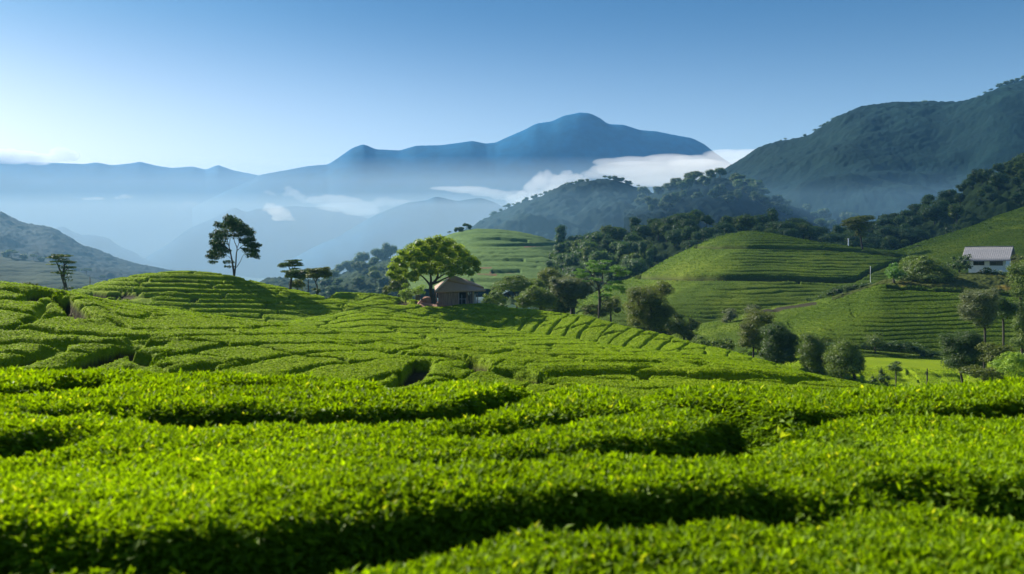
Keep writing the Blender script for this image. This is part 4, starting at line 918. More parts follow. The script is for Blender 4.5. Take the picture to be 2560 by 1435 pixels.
tree("broad_tree", "low wide tree covering the knoll left of the white house", "tree", (2310, 695), 190, [(1330, 470, 100, 44), (1400, 520, 90, 54), (1260, 520, 80, 54), (1330, 560, 130, 50), (1480, 560, 80, 40), (1200, 570, 60, 40), (1430, 590, 90, 40)], [[(1345, 620, 12), (1345, 540, 8), (1330, 480, 5)]], M["lf_mid"], conv=c6, seed=41, gz=-0.6)
tree("bush", "pale green bush at the left foot of the knoll tree", "bush", (2238, 698), 186, [(1120, 530, 44, 40), (1090, 560, 30, 34), (1150, 560, 44, 34)], [[(1120, 600, 8), (1120, 550, 5)]], M["lf_fresh"], conv=c6, seed=42, crown_name="foliage", gz=-0.9, deep=2)
tree("shrub", "dark shrub row between the knoll tree and the white house", "shrub", (2400, 676), 199, [(1560, 490, 46, 30), (1620, 470, 50, 40), (1660, 500, 30, 26), (1650, 430, 34, 20)], [[(1610, 540, 8), (1610, 490, 5)]], M["lf_dark"], conv=c6, seed=43, crown_name="foliage", gz=0.3, deep=2)
tree("shrub", "dark shrub against the lower wall of the white house", "shrub", (2478, 684), 196, [(1810, 535, 46, 22), (1870, 545, 50, 24), (1920, 560, 60, 26), (1990, 570, 50, 34)], [[(1860, 580, 6), (1860, 545, 4)]], M["lf_dark"], conv=c6, seed=44, crown_name="foliage", gz=-0.1, deep=1)
tree("shrub", "brown green shrub at the right corner of the white house", "shrub", (2540, 680), 194, [(2040, 440, 40, 26), (2070, 470, 46, 44), (2040, 520, 40, 40), (2090, 540, 46, 40)], [[(2060, 590, 8), (2060, 500, 5)]], M["lf_olive"], conv=c6, seed=45, crown_name="foliage", gz=-0.5, deep=2)
gG = on_hill_py("G", 2154, 622)
tree("umbrella_tree", "single flat topped tree on the crest of the big tea hill", "tree", (2156, 622), float(gG[1]), [(830, 160, 80, 24), (900, 135, 55, 18), (790, 190, 50, 18), (870, 200, 56, 28), (872, 250, 24, 26), (770, 165, 34, 14)], [[(886, 365, 7), (876, 300, 7), (868, 250, 8), (840, 180, 5)], [(870, 250, 6), (900, 170, 4)]], M["lf_olive"], conv=c6, seed=46, gz=float(gG[2]), leaf_px=2.6, dens=0.5)
tree("shrub", "small dark shrub shaped like a fish, right end of the big tea hill", "shrub", (2308, 634), 300, [(1310, 360, 50, 16), (1370, 370, 50, 18), (1340, 395, 40, 14), (1270, 375, 30, 14)], [[(1330, 410, 6), (1330, 380, 4)]], M["lf_dark"], conv=c6, seed=47, crown_name="foliage", gz=2.6, deep=1)
for i, (lab, b, bs, dd_, kx) in enumerate([("round grey green bush at the foot of the big tea hill", (1826, 806), [(1705, 720, 44, 40), (1700, 770, 44, 40), (1740, 740, 40, 34)], 182, c5),
    ("flat grey bush right of the round one at the foot of the big tea hill", (1888, 778), [(1880, 690, 40, 24), (1920, 680, 40, 24), (1860, 710, 30, 20)], 186, c5),
    ("round bush standing on the hedge below the right tea slope", (2188, 866), [(980, 1040, 62, 42), (950, 1060, 40, 26), (1010, 1070, 44, 24)], 136, c6),
    ("small dark tree in the middle of the bright right field", (2240, 938), [(1130, 1245, 42, 28), (1150, 1275, 30, 16), (1115, 1265, 24, 20)], 92, c6),
    ("dark pointed shrub at the edge of the bright right field", (2203, 962), [(1028, 1280, 18, 28), (1030, 1340, 50, 34), (980, 1350, 40, 26), (1060, 1370, 30, 22)], 88, c6),
    ("tiny dark sapling on the bright right field", (2318, 938), [(1368, 1290, 8, 14), (1366, 1302, 9, 10)], 96, c6)]):
    s = kx[2]
    tree("small_tree" if "tree" in lab.split("in")[0] else "bush", lab, "tree" if "small dark tree" in lab else "bush", b, dd_, bs, [[((b[0] - kx[0]) * s, (b[1] - kx[1]) * s, 5), ((b[0] - kx[0]) * s, (b[1] - kx[1]) * s - 50, 4)]], M["lf_dark"] if i > 2 else M["lf_grey"] if i < 2 else M["lf_mid"], conv=kx, seed=50 + i, crown_name="crown" if i == 3 else "foliage", gz=[-8.8, -7.4, -9.2, hz("J", 2240, 92), hz("J", 2203, 88), hz("J", 2318, 96)][i], deep=1 if i > 3 else 2, leaf_px=2.6)
tree("hedge", "long dark hedge along the foot of the right tea slope", "hedge", (2270, 884), 137, [(650, 1075, 60, 14), (760, 1085, 60, 16), (860, 1095, 60, 18), (1090, 1080, 70, 30), (1180, 1090, 90, 36), (1270, 1110, 80, 36), (1350, 1135, 70, 30), (1430, 1150, 60, 22), (1000, 1100, 70, 24), (930, 1100, 50, 20)], [], M["lf_dark"], conv=c6, seed=60, crown_name="foliage", gz=-11.5, deep=1)
tree("shrubbery", "dark scrub filling the gully between the two right tea slopes", "scrub", (2110, 745), 196, [(640, 700, 60, 30), (720, 680, 60, 36), (800, 660, 60, 34), (880, 645, 60, 26), (600, 750, 60, 26), (700, 730, 60, 24), (520, 760, 60, 24), (960, 630, 50, 16)], [], M["lf_dark"], conv=c6, seed=61, crown_name="foliage", gz=-5.5, deep=1)

# ---- woods: copies of a few models ------------------------------------------
def proto(kind, rng, leaf, mat, n=14):
    """model tree of unit height in metres*1; returns (crown mesh data, trunk mesh data)"""
    B = []
    if kind == "round":
        for i in range(n):
            a = rng.rand() * 6.28; r = 0.24 * math.sqrt(rng.rand()); z = 0.42 + 0.42 * rng.rand()
            r *= 1.15 - 0.7 * max(0, z - 0.55) / 0.3
            s = 0.13 + 0.07 * rng.rand(); B.append((r * math.cos(a), r * math.sin(a), z, s, s, s * 0.85))
    elif kind == "umbrella":
        for i in range(n):
            a = rng.rand() * 6.28; r = 0.36 * math.sqrt(rng.rand()); z = 0.86 - 0.45 * r + 0.05 * rng.randn()
            s = 0.12 + 0.06 * rng.rand(); B.append((r * math.cos(a), r * math.sin(a), z, s, s, s * 0.42))
    elif kind == "tall":
        for i in range(n):
            a = rng.rand() * 6.28; z = 0.3 + 0.6 * rng.rand(); r = 0.15 * math.sqrt(rng.rand()) * (1.2 - z * 0.6)
            s = 0.09 + 0.06 * rng.rand(); B.append((r * math.cos(a), r * math.sin(a), z, s, s, s * 1.1))
    else:  # bushy to the ground
        for i in range(n):
            a = rng.rand() * 6.28; r = 0.4 * math.sqrt(rng.rand()); z = 0.25 + 0.5 * rng.rand() * (1.2 - r)
            s = 0.17 + 0.1 * rng.rand(); B.append((r * math.cos(a), r * math.sin(a), z, s, s, s * 0.8))
    v, f, t = crown_mesh(B, leaf, 0.5, rng, 0.72)
    oc = mesh_np("crown", v, f, mat, smooth_=False, attrs={"tint": t})
    top = 0.75 if kind == "umbrella" else 0.6
    tv, tf = tube(refine([(0, 0, -0.08, 0.03), (0.01, 0.0, 0.2, 0.022), (-0.01, 0.01, 0.42, 0.016), (0.0, 0, top, 0.008)], 2), 6)
    L = [tv]; Fc = [tf]; off = len(tv)
    for k in range(3):
        a = k * 2.1 + rng.rand()
        tv2, tf2 = tube([(0, 0, 0.4, 0.012), (0.1 * math.cos(a), 0.1 * math.sin(a), 0.55, 0.008), (0.22 * math.cos(a), 0.22 * math.sin(a), 0.7, 0.004)], 5)
        L.append(tv2); Fc.append(tf2 + off); off += len(tv2)
    ot = mesh_np("trunk", np.concatenate(L), np.concatenate(Fc), M["bark"])
    return oc, ot
PR = {}
prng = np.random.RandomState(21)
for nm, kind, leaf, mt in [("a", "round", 0.055, "lf_forest"), ("b", "bushy", 0.055, "lf_forest"), ("c", "round", 0.05, "lf_mid"), ("d", "umbrella", 0.045, "lf_forest"), ("e", "tall", 0.05, "lf_forest"), ("f", "bushy", 0.06, "lf_dark")]:
    PR[nm] = proto(kind, prng, leaf, M[mt])
used_proto = set()
def place(nm, loc, h, wdt, name, label, group, rot):
    root = empty(name, loc, label, "tree", group, rot)
    root.scale = (h * wdt, h * wdt, h)
    for src in PR[nm]:
        if (nm, src.name) not in used_proto:
            used_proto.add((nm, src.name)); c = src
        else:
            c = src.copy(); COL.objects.link(c)
        c.parent = root
        c.name = "crown" if src is PR[nm][0] else "trunk"
    return root
wr = random.Random(8)
def wood(key, n, px0, px1, t0, t1, hmin, hmax, kinds, name, label, group, wmin=0.9, wmax=1.5):
    h_ = HILLS[key]; made = []
    tries = 0
    while len(made) < n and tries < n * 60:
        tries += 1
        px = wr.uniform(px0, px1); t = wr.uniform(t0, t1)
        p = on_hill(key, px, t)
        h = wr.uniform(hmin, hmax)
        if any((p[0] - q[0]) ** 2 + (p[1] - q[1]) ** 2 < (0.42 * (h + q[3])) ** 2 * 0.55 for q in made): continue
        made.append((p[0], p[1], p[2], h))
        place(wr.choice(kinds), (p[0], p[1], p[2] - 0.03 * h), h, wr.uniform(wmin, wmax), name, label, group, wr.uniform(0, 6.28))
wood("Q", 120, 1350, 2230, 0.12, 1.0, 6, 11, "aabbcce", "forest_tree", "leafy tree in the dense dark wood on the slope behind the big tea hill", "trees in the wood behind the big tea hill", 0.95, 1.4)
wood("P", 95, 2060, 2640, 0.1, 1.02, 5, 10, "aabbcf", "forest_tree", "dark tree in the wood on the spur at the right edge", "trees in the wood on the right spur", 0.95, 1.4)
wood("T", 26, 820, 1230, 0.02, 0.6, 6, 10, "abbcf", "forest_tree", "tree in the dim wood on the low hill left of the hut tree", "trees in the wood on the low hill", 1.0, 1.5)
wood("X2", 60, 1600, 2150, 0.35, 1.0, 7, 12, "aabbf", "forest_tree", "dark blue green tree in the wood below the right mountain", "trees in the wood below the right mountain", 0.9, 1.4)

def skyline(key, spots, kinds, name, labels, group, hpx):
    for i, s in enumerate(spots):
        px = s[0]; p = on_hill(key, px, 1.0)
        hp = (s[1] if len(s) > 1 else hpx) * p[1] / F
        k = s[2] if len(s) > 2 else wr.choice(kinds)
        lab = labels if isinstance(labels, str) else labels[i]
        place(k, (p[0], p[1], p[2] - 0.32 * hp), hp * 1.2, wr.uniform(0.9, 1.3), name, lab, group if isinstance(labels, str) else None, wr.uniform(0, 6.28))
skyline("X", [(1228 + i * 11.3 + wr.uniform(-3, 3), wr.uniform(9, 15)) for i in range(22)] + [(x, wr.uniform(9, 16)) for x in (1512, 1524, 1535, 1548, 1558, 1566, 1572, 1597, 1612)], "dab", "ridge_tree", "tiny tree in the row along the skyline of the wooded hill under the cumulus", "skyline trees on the wooded hill", 12)
skyline("Y", [(1952, 9), (1962, 9), (2012, 8), (2036, 12), (2056, 16, "d"), (2064, 15, "d"), (2072, 14, "d"), (2084, 14, "d"), (2093, 15, "d"), (2122, 7), (2170, 8), (2182, 8), (2208, 7), (2238, 8), (2388, 14, "b"), (2400, 12), (2425, 9), (2436, 10), (2446, 10), (2462, 13, "d"), (2478, 12, "d"), (2500, 12, "b"), (2515, 12), (2530, 13), (2545, 11), (2557, 12)], "dab", "ridge_tree", "tiny tree on the skyline of the tall right mountain", "skyline trees on the right mountain", 10)
skyline("Y", [(2314, 24, "a")], "a", "ridge_tree", ["largest round tree alone on the skyline of the tall right mountain"], None, 24)
skyline("S", [(1122, 10, "d"), (1140, 16, "a"), (1152, 16, "b"), (1165, 22, "d"), (1175, 15, "a")], "da", "ridge_tree", "small hazy tree on the upper left edge of the terraced hill", "trees on the edge of the terraced hill", 14)
skyline("S", [(1405, 55, "e"), (1450, 70, "a"), (1428, 50, "a")], "a", "forest_tree", ["slim dark tree at the right end of the terraced hill", "tall dark tree rising above the right end of the terraced hill", "dark tree between the two tall ones at the end of the terraced hill"], None, 50)
skyline("T", [(847, 36, "a"), (868, 38, "a"), (885, 32, "b"), (905, 46, "a"), (944, 40, "a"), (962, 46, "e"), (978, 44, "a")], "a", "ridge_tree", ["leftmost round tree on the low wooded hill", "second round tree from the left on the low wooded hill", "low bushy tree between round trees on the low wooded hill", "tallest single round tree on the low wooded hill, right of the bushy one", "dark tree left in the tight clump beside the hut tree", "middle tree of the tight dark clump beside the hut tree", "rightmost tree of the dark clump, next to the hut tree crown"], None, 30)
skyline("U", [(30, 26, "d"), (62, 18, "b"), (84, 20, "d"), (18, 18, "b"), (215, 22, "d"), (255, 18, "d"), (105, 14, "b")], "d", "ridge_tree", "small dim tree on the edge of the pale terraced slope at left", "trees on the left terraced slope", 18)
skyline("Q", [(1740, 62, "a"), (1700, 40, "a"), (1820, 40, "c"), (1935, 75, "e"), (1990, 62, "b"), (2015, 50, "b"), (1860, 34, "b"), (2110, 40, "b"), (2215, 40, "f"), (2240, 48, "a")], "a", "forest_tree", ["big dark tree with lit top on the wood's skyline left of the tea hill summit", "dark tree left of the big lit topped one on the wood's skyline", "yellow green bushy tree just left of the tea hill summit", "tall dim tree rising behind the tea hill summit", "broad dark tree right of the tea hill summit", "second broad dark tree right of the tea hill summit", "low bushy tree directly behind the tea hill summit", "low tree in the haze left of the flat topped tree", "dim tree right of the flat topped tree", "dim tall tree right of the flat topped tree, before the dark spur"], None, 40)

# ------------------------------------------------------------------ small things
def bm_obj(name, bm, mat, parent=None, smooth_=False):
    me = bpy.data.meshes.new(name); bm.normal_update(); bm.to_mesh(me); bm.free()
    me.materials.append(mat)
    if smooth_:
        for p in me.polygons: p.use_smooth = True
    o = bpy.data.objects.new(name, me); COL.objects.link(o)
    if parent is not None: o.parent = parent
    return o
def box(bm, x0, x1, y0, y1, z0, z1, bevel=0.0):
    vs = [bm.verts.new(p) for p in ((x0, y0, z0), (x1, y0, z0), (x1, y1, z0), (x0, y1, z0), (x0, y0, z1), (x1, y0, z1), (x1, y1, z1), (x0, y1, z1))]
    fs = [bm.faces.new([vs[i] for i in q]) for q in ((3, 2, 1, 0), (4, 5, 6, 7), (0, 1, 5, 4), (1, 2, 6, 5), (2, 3, 7, 6), (3, 0, 4, 7))]
    if bevel:
        ed = set(e for f in fs for e in f.edges)
        bmesh.ops.bevel(bm, geom=list(ed), offset=bevel, segments=1, affect='EDGES')
def bm_tube(bm, pts, n=6):
    v, f = tube(pts, n)
    vs = [bm.verts.new(p) for p in v]
    for q in f: bm.faces.new([vs[i] for i in q])
    for s in (0, len(pts) - 1):
        try: bm.faces.new([vs[s * n + i] for i in range(n)])
        except ValueError: pass

M["thatch"] = plain("thatch", (0.18, 0.115, 0.092), (0.52, 0.385, 0.325), 7.0, 0.95, (3.0, 3.0, 0.7), 0.9)
M["thatch_rib"] = plain("thatch_rib", (0.55, 0.50, 0.47), (0.68, 0.63, 0.60), 6.0, 0.9, 1.0, 0.5)
M["plank"] = plain("plank", (0.14, 0.095, 0.080), (0.36, 0.26, 0.22), 2.2, 0.85, (3.0, 3.0, 0.25), 0.5)
M["post"] = plain("post", (0.05, 0.04, 0.035), (0.13, 0.10, 0.09), 3.0, 0.85, (2, 2, 0.4), 0.3)
M["trim_blue"] = plain("trim_blue", (0.24, 0.25, 0.32), (0.34, 0.36, 0.44), 4.0, 0.6)
M["interior_shade"] = plain("interior_shade", (0.012, 0.012, 0.02), (0.02, 0.02, 0.03), 2.0, 0.9)
M["whitewash"] = plain("whitewash", (0.70, 0.76, 0.82), (0.88, 0.90, 0.92), 1.6, 0.8, (1, 1, 0.5), 0.2)
M["tin"] = plain("tin", (0.17, 0.17, 0.18), (0.28, 0.275, 0.28), 2.5, 0.5, (2.5, 1, 1), 0.2, 0.2)
M["screen"] = plain("screen", (0.45, 0.48, 0.48), (0.60, 0.63, 0.62), 3.0, 0.7)

def build_hut():
    d = 161.0; k = d / F
    gx, gz_ = wx(1140, d), wz(757, d)
    root = empty("thatched_hut", (gx, d, gz_), "small thatched hut with dark doorway and plank walls beside the big tree", "hut", None, math.radians(-4))
    X = lambda px: (px - 1140) * k
    Zp = lambda py: (757 - py) * k
    # roof: sagging thatch over a hipped frame
    FL, FR, RT, BR, BL = (X(1093), -2.5, Zp(728.5)), (X(1179), -2.6, Zp(726)), (X(1216), -0.2, Zp(724.5)), (X(1196), 2.6, Zp(724)), (X(1081), 2.0, Zp(716))
    A, Bq = (X(1131), 0.0, Zp(692)), (X(1156), 0.2, Zp(701))
    def patch(bm, quad, sag, n=9):
        """bilinear patch a,b (eave) -> c,dd (ridge), thatch bulge"""
        a, b, c, e = [np.array(q) for q in quad]
        g = []
        for i in range(n + 1):
            row = []
            for j in range(n + 1):
                u, v = j / n, i / n
                p = (a * (1 - u) + b * u) * (1 - v) + (e * (1 - u) + c * u) * v
                p = p + np.array([0, 0, sag * math.sin(math.pi * v) * (0.6 + 0.4 * math.sin(math.pi * u))])
                if 0 < i < n and 0 < j < n: p = p + np.array([0, 0, 0.05 * float(perlin(p[0] * 2.1, p[1] * 2.1 + p[2]))])
                if i == 0: p = p + np.array([0, 0, -0.07 * rr.random()])
                row.append(bm.verts.new(p))
            g.append(row)
        for i in range(n):
            for j in range(n):
                q = [g[i][j], g[i][j + 1], g[i + 1][j + 1], g[i + 1][j]]
                try: bm.faces.new(q)
                except ValueError: pass
    bm = bmesh.new()
    for q in ((FL, FR, Bq, A), (FR, RT, Bq, Bq), (RT, BR, Bq, Bq), (BR, BL, A, Bq), (BL, FL, A, A)): patch(bm, q, 0.16)
    bmesh.ops.remove_doubles(bm, verts=bm.verts, dist=0.004)
    bmesh.ops.recalc_face_normals(bm, faces=bm.faces)
    roof = bm_obj("roof", bm, M["thatch"], root, True)
    s = roof.modifiers.new("thick", 'SOLIDIFY'); s.thickness = 0.22; s.offset = -1
    # upper cap of thatch: the same planes, lifted, reaching halfway down
    def lerp(p, q, t): return tuple(np.array(p) * (1 - t) + np.array(q) * t)
    up = lambda p: (p[0], p[1], p[2] + 0.34)
    f = 0.62
    cFL, cFR, cRT, cBR, cBL = up(lerp(FL, A, 0.66)), up(lerp(FR, Bq, 0.50)), up(lerp(RT, Bq, 0.08)), up(lerp(BR, Bq, f)), up(lerp(BL, A, f))
    bm = bmesh.new()
    for q in ((cFL, cFR, up(Bq), up(A)), (cFR, cRT, up(Bq), up(Bq)), (cRT, cBR, up(Bq), up(Bq)), (cBR, cBL, up(A), up(Bq)), (cBL, cFL, up(A), up(A))): patch(bm, q, 0.06, 6)
    bmesh.ops.remove_doubles(bm, verts=bm.verts, dist=0.004)
    bmesh.ops.recalc_face_normals(bm, faces=bm.faces)
    cap = bm_obj("ridge_cap", bm, M["thatch"], roof, True)
    s = cap.modifiers.new("thick", 'SOLIDIFY'); s.thickness = 0.22; s.offset = -1
    bm = bmesh.new()
    mid = lerp(FL, A, 0.5); bm_tube(bm, refine([(FL[0], FL[1], FL[2] + .08, 0.13), (mid[0], mid[1], mid[2] + 0.22, 0.15), (*up(lerp(FL, A, 0.74)), 0.12)], 5), 8)
    bm_obj("hip_rib", bm, M["thatch_rib"], roof, True)
    # walls
    x0, x1 = X(1099), X(1183); top = Zp(727); y0, y1 = -1.75, 1.75
    dx0, dx1 = X(1150.5), X(1168)
    bm = bmesh.new()
    box(bm, x0, dx0, y0, y0 + 0.12, -0.5, top); box(bm, dx1, x1, y0, y0 + 0.12, -0.5, top)
    box(bm, x0, x0 + 0.12, y0 + 0.12, y1, -0.5, top + 0.35); box(bm, x1 - 0.12, x1, y0 + 0.12, y1, -0.5, top)
    box(bm, x0 + 0.12, x1 - 0.12, y1 - 0.12, y1, -0.5, top + 0.3)
    box(bm, dx0, dx1, y0 + 0.01, y0 + 0.11, top - 0.12, top)
    wall = bm_obj("wall", bm, M["plank"], root)
    bm = bmesh.new()
    px = 1100.0
    while px < 1149:                                   # uneven boards
        w = rr.uniform(3.5, 8)
        box(bm, X(px), X(min(px + w - 0.35, 1150)), y0 - 0.03 - rr.uniform(0, 0.035), y0 - 0.003, -0.45, top - rr.uniform(0, 0.1)); px += w
    bm_obj("plank_cladding", bm, M["plank"], wall)
    bm = bmesh.new(); box(bm, dx0 + 0.01, dx1 - 0.01, y0 + 0.6, y0 + 0.66, -0.4, top - 0.13); bm_obj("doorway", bm, M["interior_shade"], wall)  # near-black panel stands in for the shade inside the hut
    bm = bmesh.new()
    box(bm, dx0 - 0.05, dx0 + 0.03, y0 - 0.05, y0 + 0.05, -0.3, top - 0.1); box(bm, X(1157.3), X(1158.4), y0 + 0.02, y0 + 0.08, -0.3, Zp(736)); box(bm, dx0 + 0.035, X(1157.2), y0 + 0.02, y0 + 0.07, Zp(747), Zp(746)); box(bm, X(1158.5), dx1 - 0.02, y0 + 0.02, y0 + 0.07, Zp(747), Zp(746))
    box(bm, X(1167.2), dx1 + 0.03, y0 - 0.05, y0 + 0.05, -0.3, Zp(744))
    bm_obj("door_frame", bm, M["trim_blue"], wall)
    for (p, yy, r, tp) in ((1091, -2.3, 0.09, 727), (1096, -1.95, 0.08, 726), (1178.5, -2.35, 0.11, 725), (1183.5, -2.2, 0.09, 726), (1196, -1.0, 0.06, 727), (1191.5, 0.4, 0.04, 727), (1088, 1.2, 0.06, 718)):
        bm = bmesh.new(); bm_tube(bm, [(X(p), yy, -0.7, r * 1.1), (X(p) + 0.02, yy, Zp(742), r), (X(p), yy, Zp(tp), r * 0.95)], 8)
        bm_obj("post", bm, M["post"], root, True)
    bm = bmesh.new()
    for p in (1185.5, 1187, 1188.5, 1190, 1193.5): box(bm, X(p), X(p) + 0.03, -0.62, -0.58, -0.5, Zp(735))
    box(bm, X(1184.5), X(1195.5), -0.63, -0.57, Zp(735), Zp(734)); box(bm, X(1186.5), X(1191.2), -0.575, -0.555, -0.2, Zp(736))
    bm_obj("veranda_screen", bm, M["screen"], root)
    bm = bmesh.new(); bm_tube(bm, [(X(1196.5), -1.0, Zp(737), 0.015), (X(1199), -1.2, Zp(752), 0.015)], 4); bm_obj("guy_line", bm, M["post"], root)
    bm = bmesh.new(); box(bm, x0 - 0.1, X(1186), y0 - 0.9, y1, -0.9, -0.28, 0.04); bm_obj("plinth", bm, M["soil"], root)
build_hut()

# earth yard, box and sacks by the tree
def yard():
    d0 = 153.5; n = 26; m = 14
    xs = np.linspace(1040, 1104, n); V = []
    for j in range(m):
        dd = d0 + j * 0.8
        for i in range(n):
            z = float(tz(np.array([xs[i]]), np.array([dd]))[0])
            e = min(1, min(i, n - 1 - i) / 4.0, min(j, m - 1 - j) / 3.0)
            V.append((wx(xs[i], dd), dd, z - 0.75 + 0.95 * e + 0.10 * e * float(perlin(xs[i] * 0.2, dd * 0.6))))
    o = mesh_np("path", np.array(V), grid_faces(m, n), M["soil"]); tag(o, "bare reddish earth under the big tree beside the hut", kind="structure")
yard()
def box_bin():
    d = 157.0; k = d / F; px = 1045; zg = float(tz(np.array([1045.0]), np.array([d]))[0])
    zb = wz(752, d)
    root = empty("storage_box", (wx(px, d), d, zb), "dark wooden box on legs between the lime bush and the big tree", "box")
    bm = bmesh.new(); box(bm, -0.36, 0.36, -0.3, 0.3, 0.12, 0.86, 0.02); body = bm_obj("body", bm, M["post"], root)
    bm = bmesh.new(); box(bm, -0.42, 0.42, -0.36, 0.36, 0.863, 0.94, 0.015); bm_obj("lid", bm, M["post"], root)
    for sx in (-.3, .3):
        for sy in (-.24, .24):
            bm = bmesh.new(); box(bm, sx - .04, sx + .04, sy - .04, sy + .04, -0.6, 0.118); bm_obj("leg", bm, M["post"], root)
box_bin()
def heap():
    d = 158.5; k = d / F
    iv, jf = ico(); v = iv * np.array([1.15, 0.8, 0.75]) * (1 + 0.25 * perlin(iv[:, 0] * 1.6, iv[:, 1] * 1.6 + iv[:, 2]))[:, None]
    o = mesh_np("earth_mound", v, jf, M["soil"]); o.location = (wx(1068, d), d, wz(753, d)); tag(o, "small mound of pale reddish earth at the foot of the big tree", "mound")
heap()

# person in the doorway
M["skin"] = plain("skin", (0.09, 0.05, 0.035), (0.12, 0.07, 0.05), 5, 0.6)
M["shirt"] = plain("shirt", (0.48, 0.46, 0.42), (0.62, 0.60, 0.55), 8, 0.9)
M["trousers"] = plain("trousers", (0.02, 0.02, 0.025), (0.035, 0.035, 0.04), 8, 0.9)
M["hair"] = plain("hair", (0.012, 0.010, 0.009), (0.02, 0.018, 0.016), 8, 0.7)
def skin_mesh(name, verts, edges, radii, mat, parent, root_i=0, sub=2):
    me = bpy.data.meshes.new(name); me.from_pydata(verts, edges, []); me.materials.append(mat)
    o = bpy.data.objects.new(name, me); COL.objects.link(o); o.parent = parent
    m = o.modifiers.new("skin", 'SKIN'); m.use_smooth_shade = True
    sv = me.skin_vertices[0].data
    for i, r in enumerate(radii):
        sv[i].radius = r if hasattr(r, "__len__") else (r, r); sv[i].use_root = (i == root_i)
    s = o.modifiers.new("sub", 'SUBSURF'); s.levels = sub; s.render_levels = sub
    return o
def person():
    d = 158.6; zb = wz(753.5, d)
    root = empty("person", (wx(1173.2, d), d, zb), "person in pale shirt and dark trousers standing at the hut door", "person", None, math.radians(8))
    P = [(0, 0, .92), (0, 0, 1.12), (0, 0, 1.34), (0, 0, 1.46), (0, -.01, 1.56), (0, -.015, 1.66), (0, 0, 1.74),
         (-.17, 0, 1.40), (-.24, -.02, 1.14), (-.22, -.10, .92), (-.21, -.13, .84), (.17, 0, 1.40), (.23, .0, 1.14), (.23, -.06, .90), (.22, -.08, .82),
         (-.09, 0, .86), (-.10, -.02, .48), (-.10, .02, .09), (-.11, -.13, .04), (.09, 0, .86), (.10, .01, .48), (.10, .03, .09), (.11, -.12, .04)]
    E = [(0, 1), (1, 2), (2, 3), (3, 4), (4, 5), (5, 6), (2, 7), (7, 8), (8, 9), (9, 10), (2, 11), (11, 12), (12, 13), (13, 14), (0, 15), (15, 16), (16, 17), (17, 18), (0, 19), (19, 20), (20, 21), (21, 22)]
    R = [(.15, .11), (.14, .10), (.17, .11), .06, (.075, .085), (.085, .10), (.05, .06), .06, .045, .034, .03, .06, .045, .034, .03, .085, .06, .042, .035, .085, .06, .042, .035]
    body = skin_mesh("person_body", P, E, R, M["skin"], root)
    # hands: five fingers each
    for sx, wx_, wy_, wz_ in ((-1, -.21, -.13, .84), (1, .22, -.08, .82)):
        bm = bmesh.new()
        box(bm, wx_ - .018, wx_ + .018, wy_ - .05, wy_ + .035, wz_ - .085, wz_ + .01, 0.01)
        for q in range(4):
            y = wy_ - .04 + q * .022
            bm_tube(bm, [(wx_, y, wz_ - .08, .009), (wx_ - sx * .006, y - .004, wz_ - .12, .008), (wx_ - sx * .02, y - .008, wz_ - (.15 if q in (1, 2) else .14), .006)], 5)
        bm_tube(bm, [(wx_, wy_ - .045, wz_ - .03, .011), (wx_ - sx * .008, wy_ - .07, wz_ - .06, .009), (wx_ - sx * .015, wy_ - .075, wz_ - .085, .007)], 5)
        bm_obj("hand", bm, M["skin"], body, True)
    g = 1.18
    skin_mesh("shirt", [P[i] for i in (0, 1, 2, 7, 8, 11, 12)] + [(0, 0, 1.43)], [(0, 1), (1, 2), (2, 3), (3, 4), (2, 5), (5, 6), (2, 7)], [(.17, .135), (.165, .13), (.19, .135), .075, .06, .075, .06, .075], M["shirt"], root)
    skin_mesh("trousers", [(0, 0, .93), P[15], P[16], (-.10, .02, .12), P[19], P[20], (.10, .03, .12)], [(0, 1), (1, 2), (2, 3), (0, 4), (4, 5), (5, 6)], [(.165, .125), .10, .075, .062, .10, .075, .062], M["trousers"], root)
    bm = bmesh.new(); bmesh.ops.create_icosphere(bm, subdivisions=2, radius=1)
    for v in bm.verts: v.co = Vector((v.co.x * .092, v.co.y * .105 + .015, v.co.z * .095 + 1.70))
    bmesh.ops.delete(bm, geom=[v for v in bm.verts if v.co.z < 1.66 and v.co.y < .03], context='VERTS')
    bm_obj("hair", bm, M["hair"], root, True)
    bm = bmesh.new()
    bm_tube(bm, [(0, -.095, 1.66, .012), (0, -.115, 1.625, .016), (0, -.095, 1.61, .012)], 6)
    for sx in (-1, 1):
        bm_tube(bm, [(sx * .035, -.093, 1.655, .009), (sx * .035, -.099, 1.655, .008)], 6); bm_tube(bm, [(sx * .088, 0, 1.66, .014), (sx * .097, .012, 1.63, .016), (sx * .088, .0, 1.60, .01)], 5)
    bm_tube(bm, [(-.025, -.092, 1.575, .006), (.025, -.092, 1.575, .006)], 5)
    bm_obj("face", bm, M["skin"], body, True)
person()

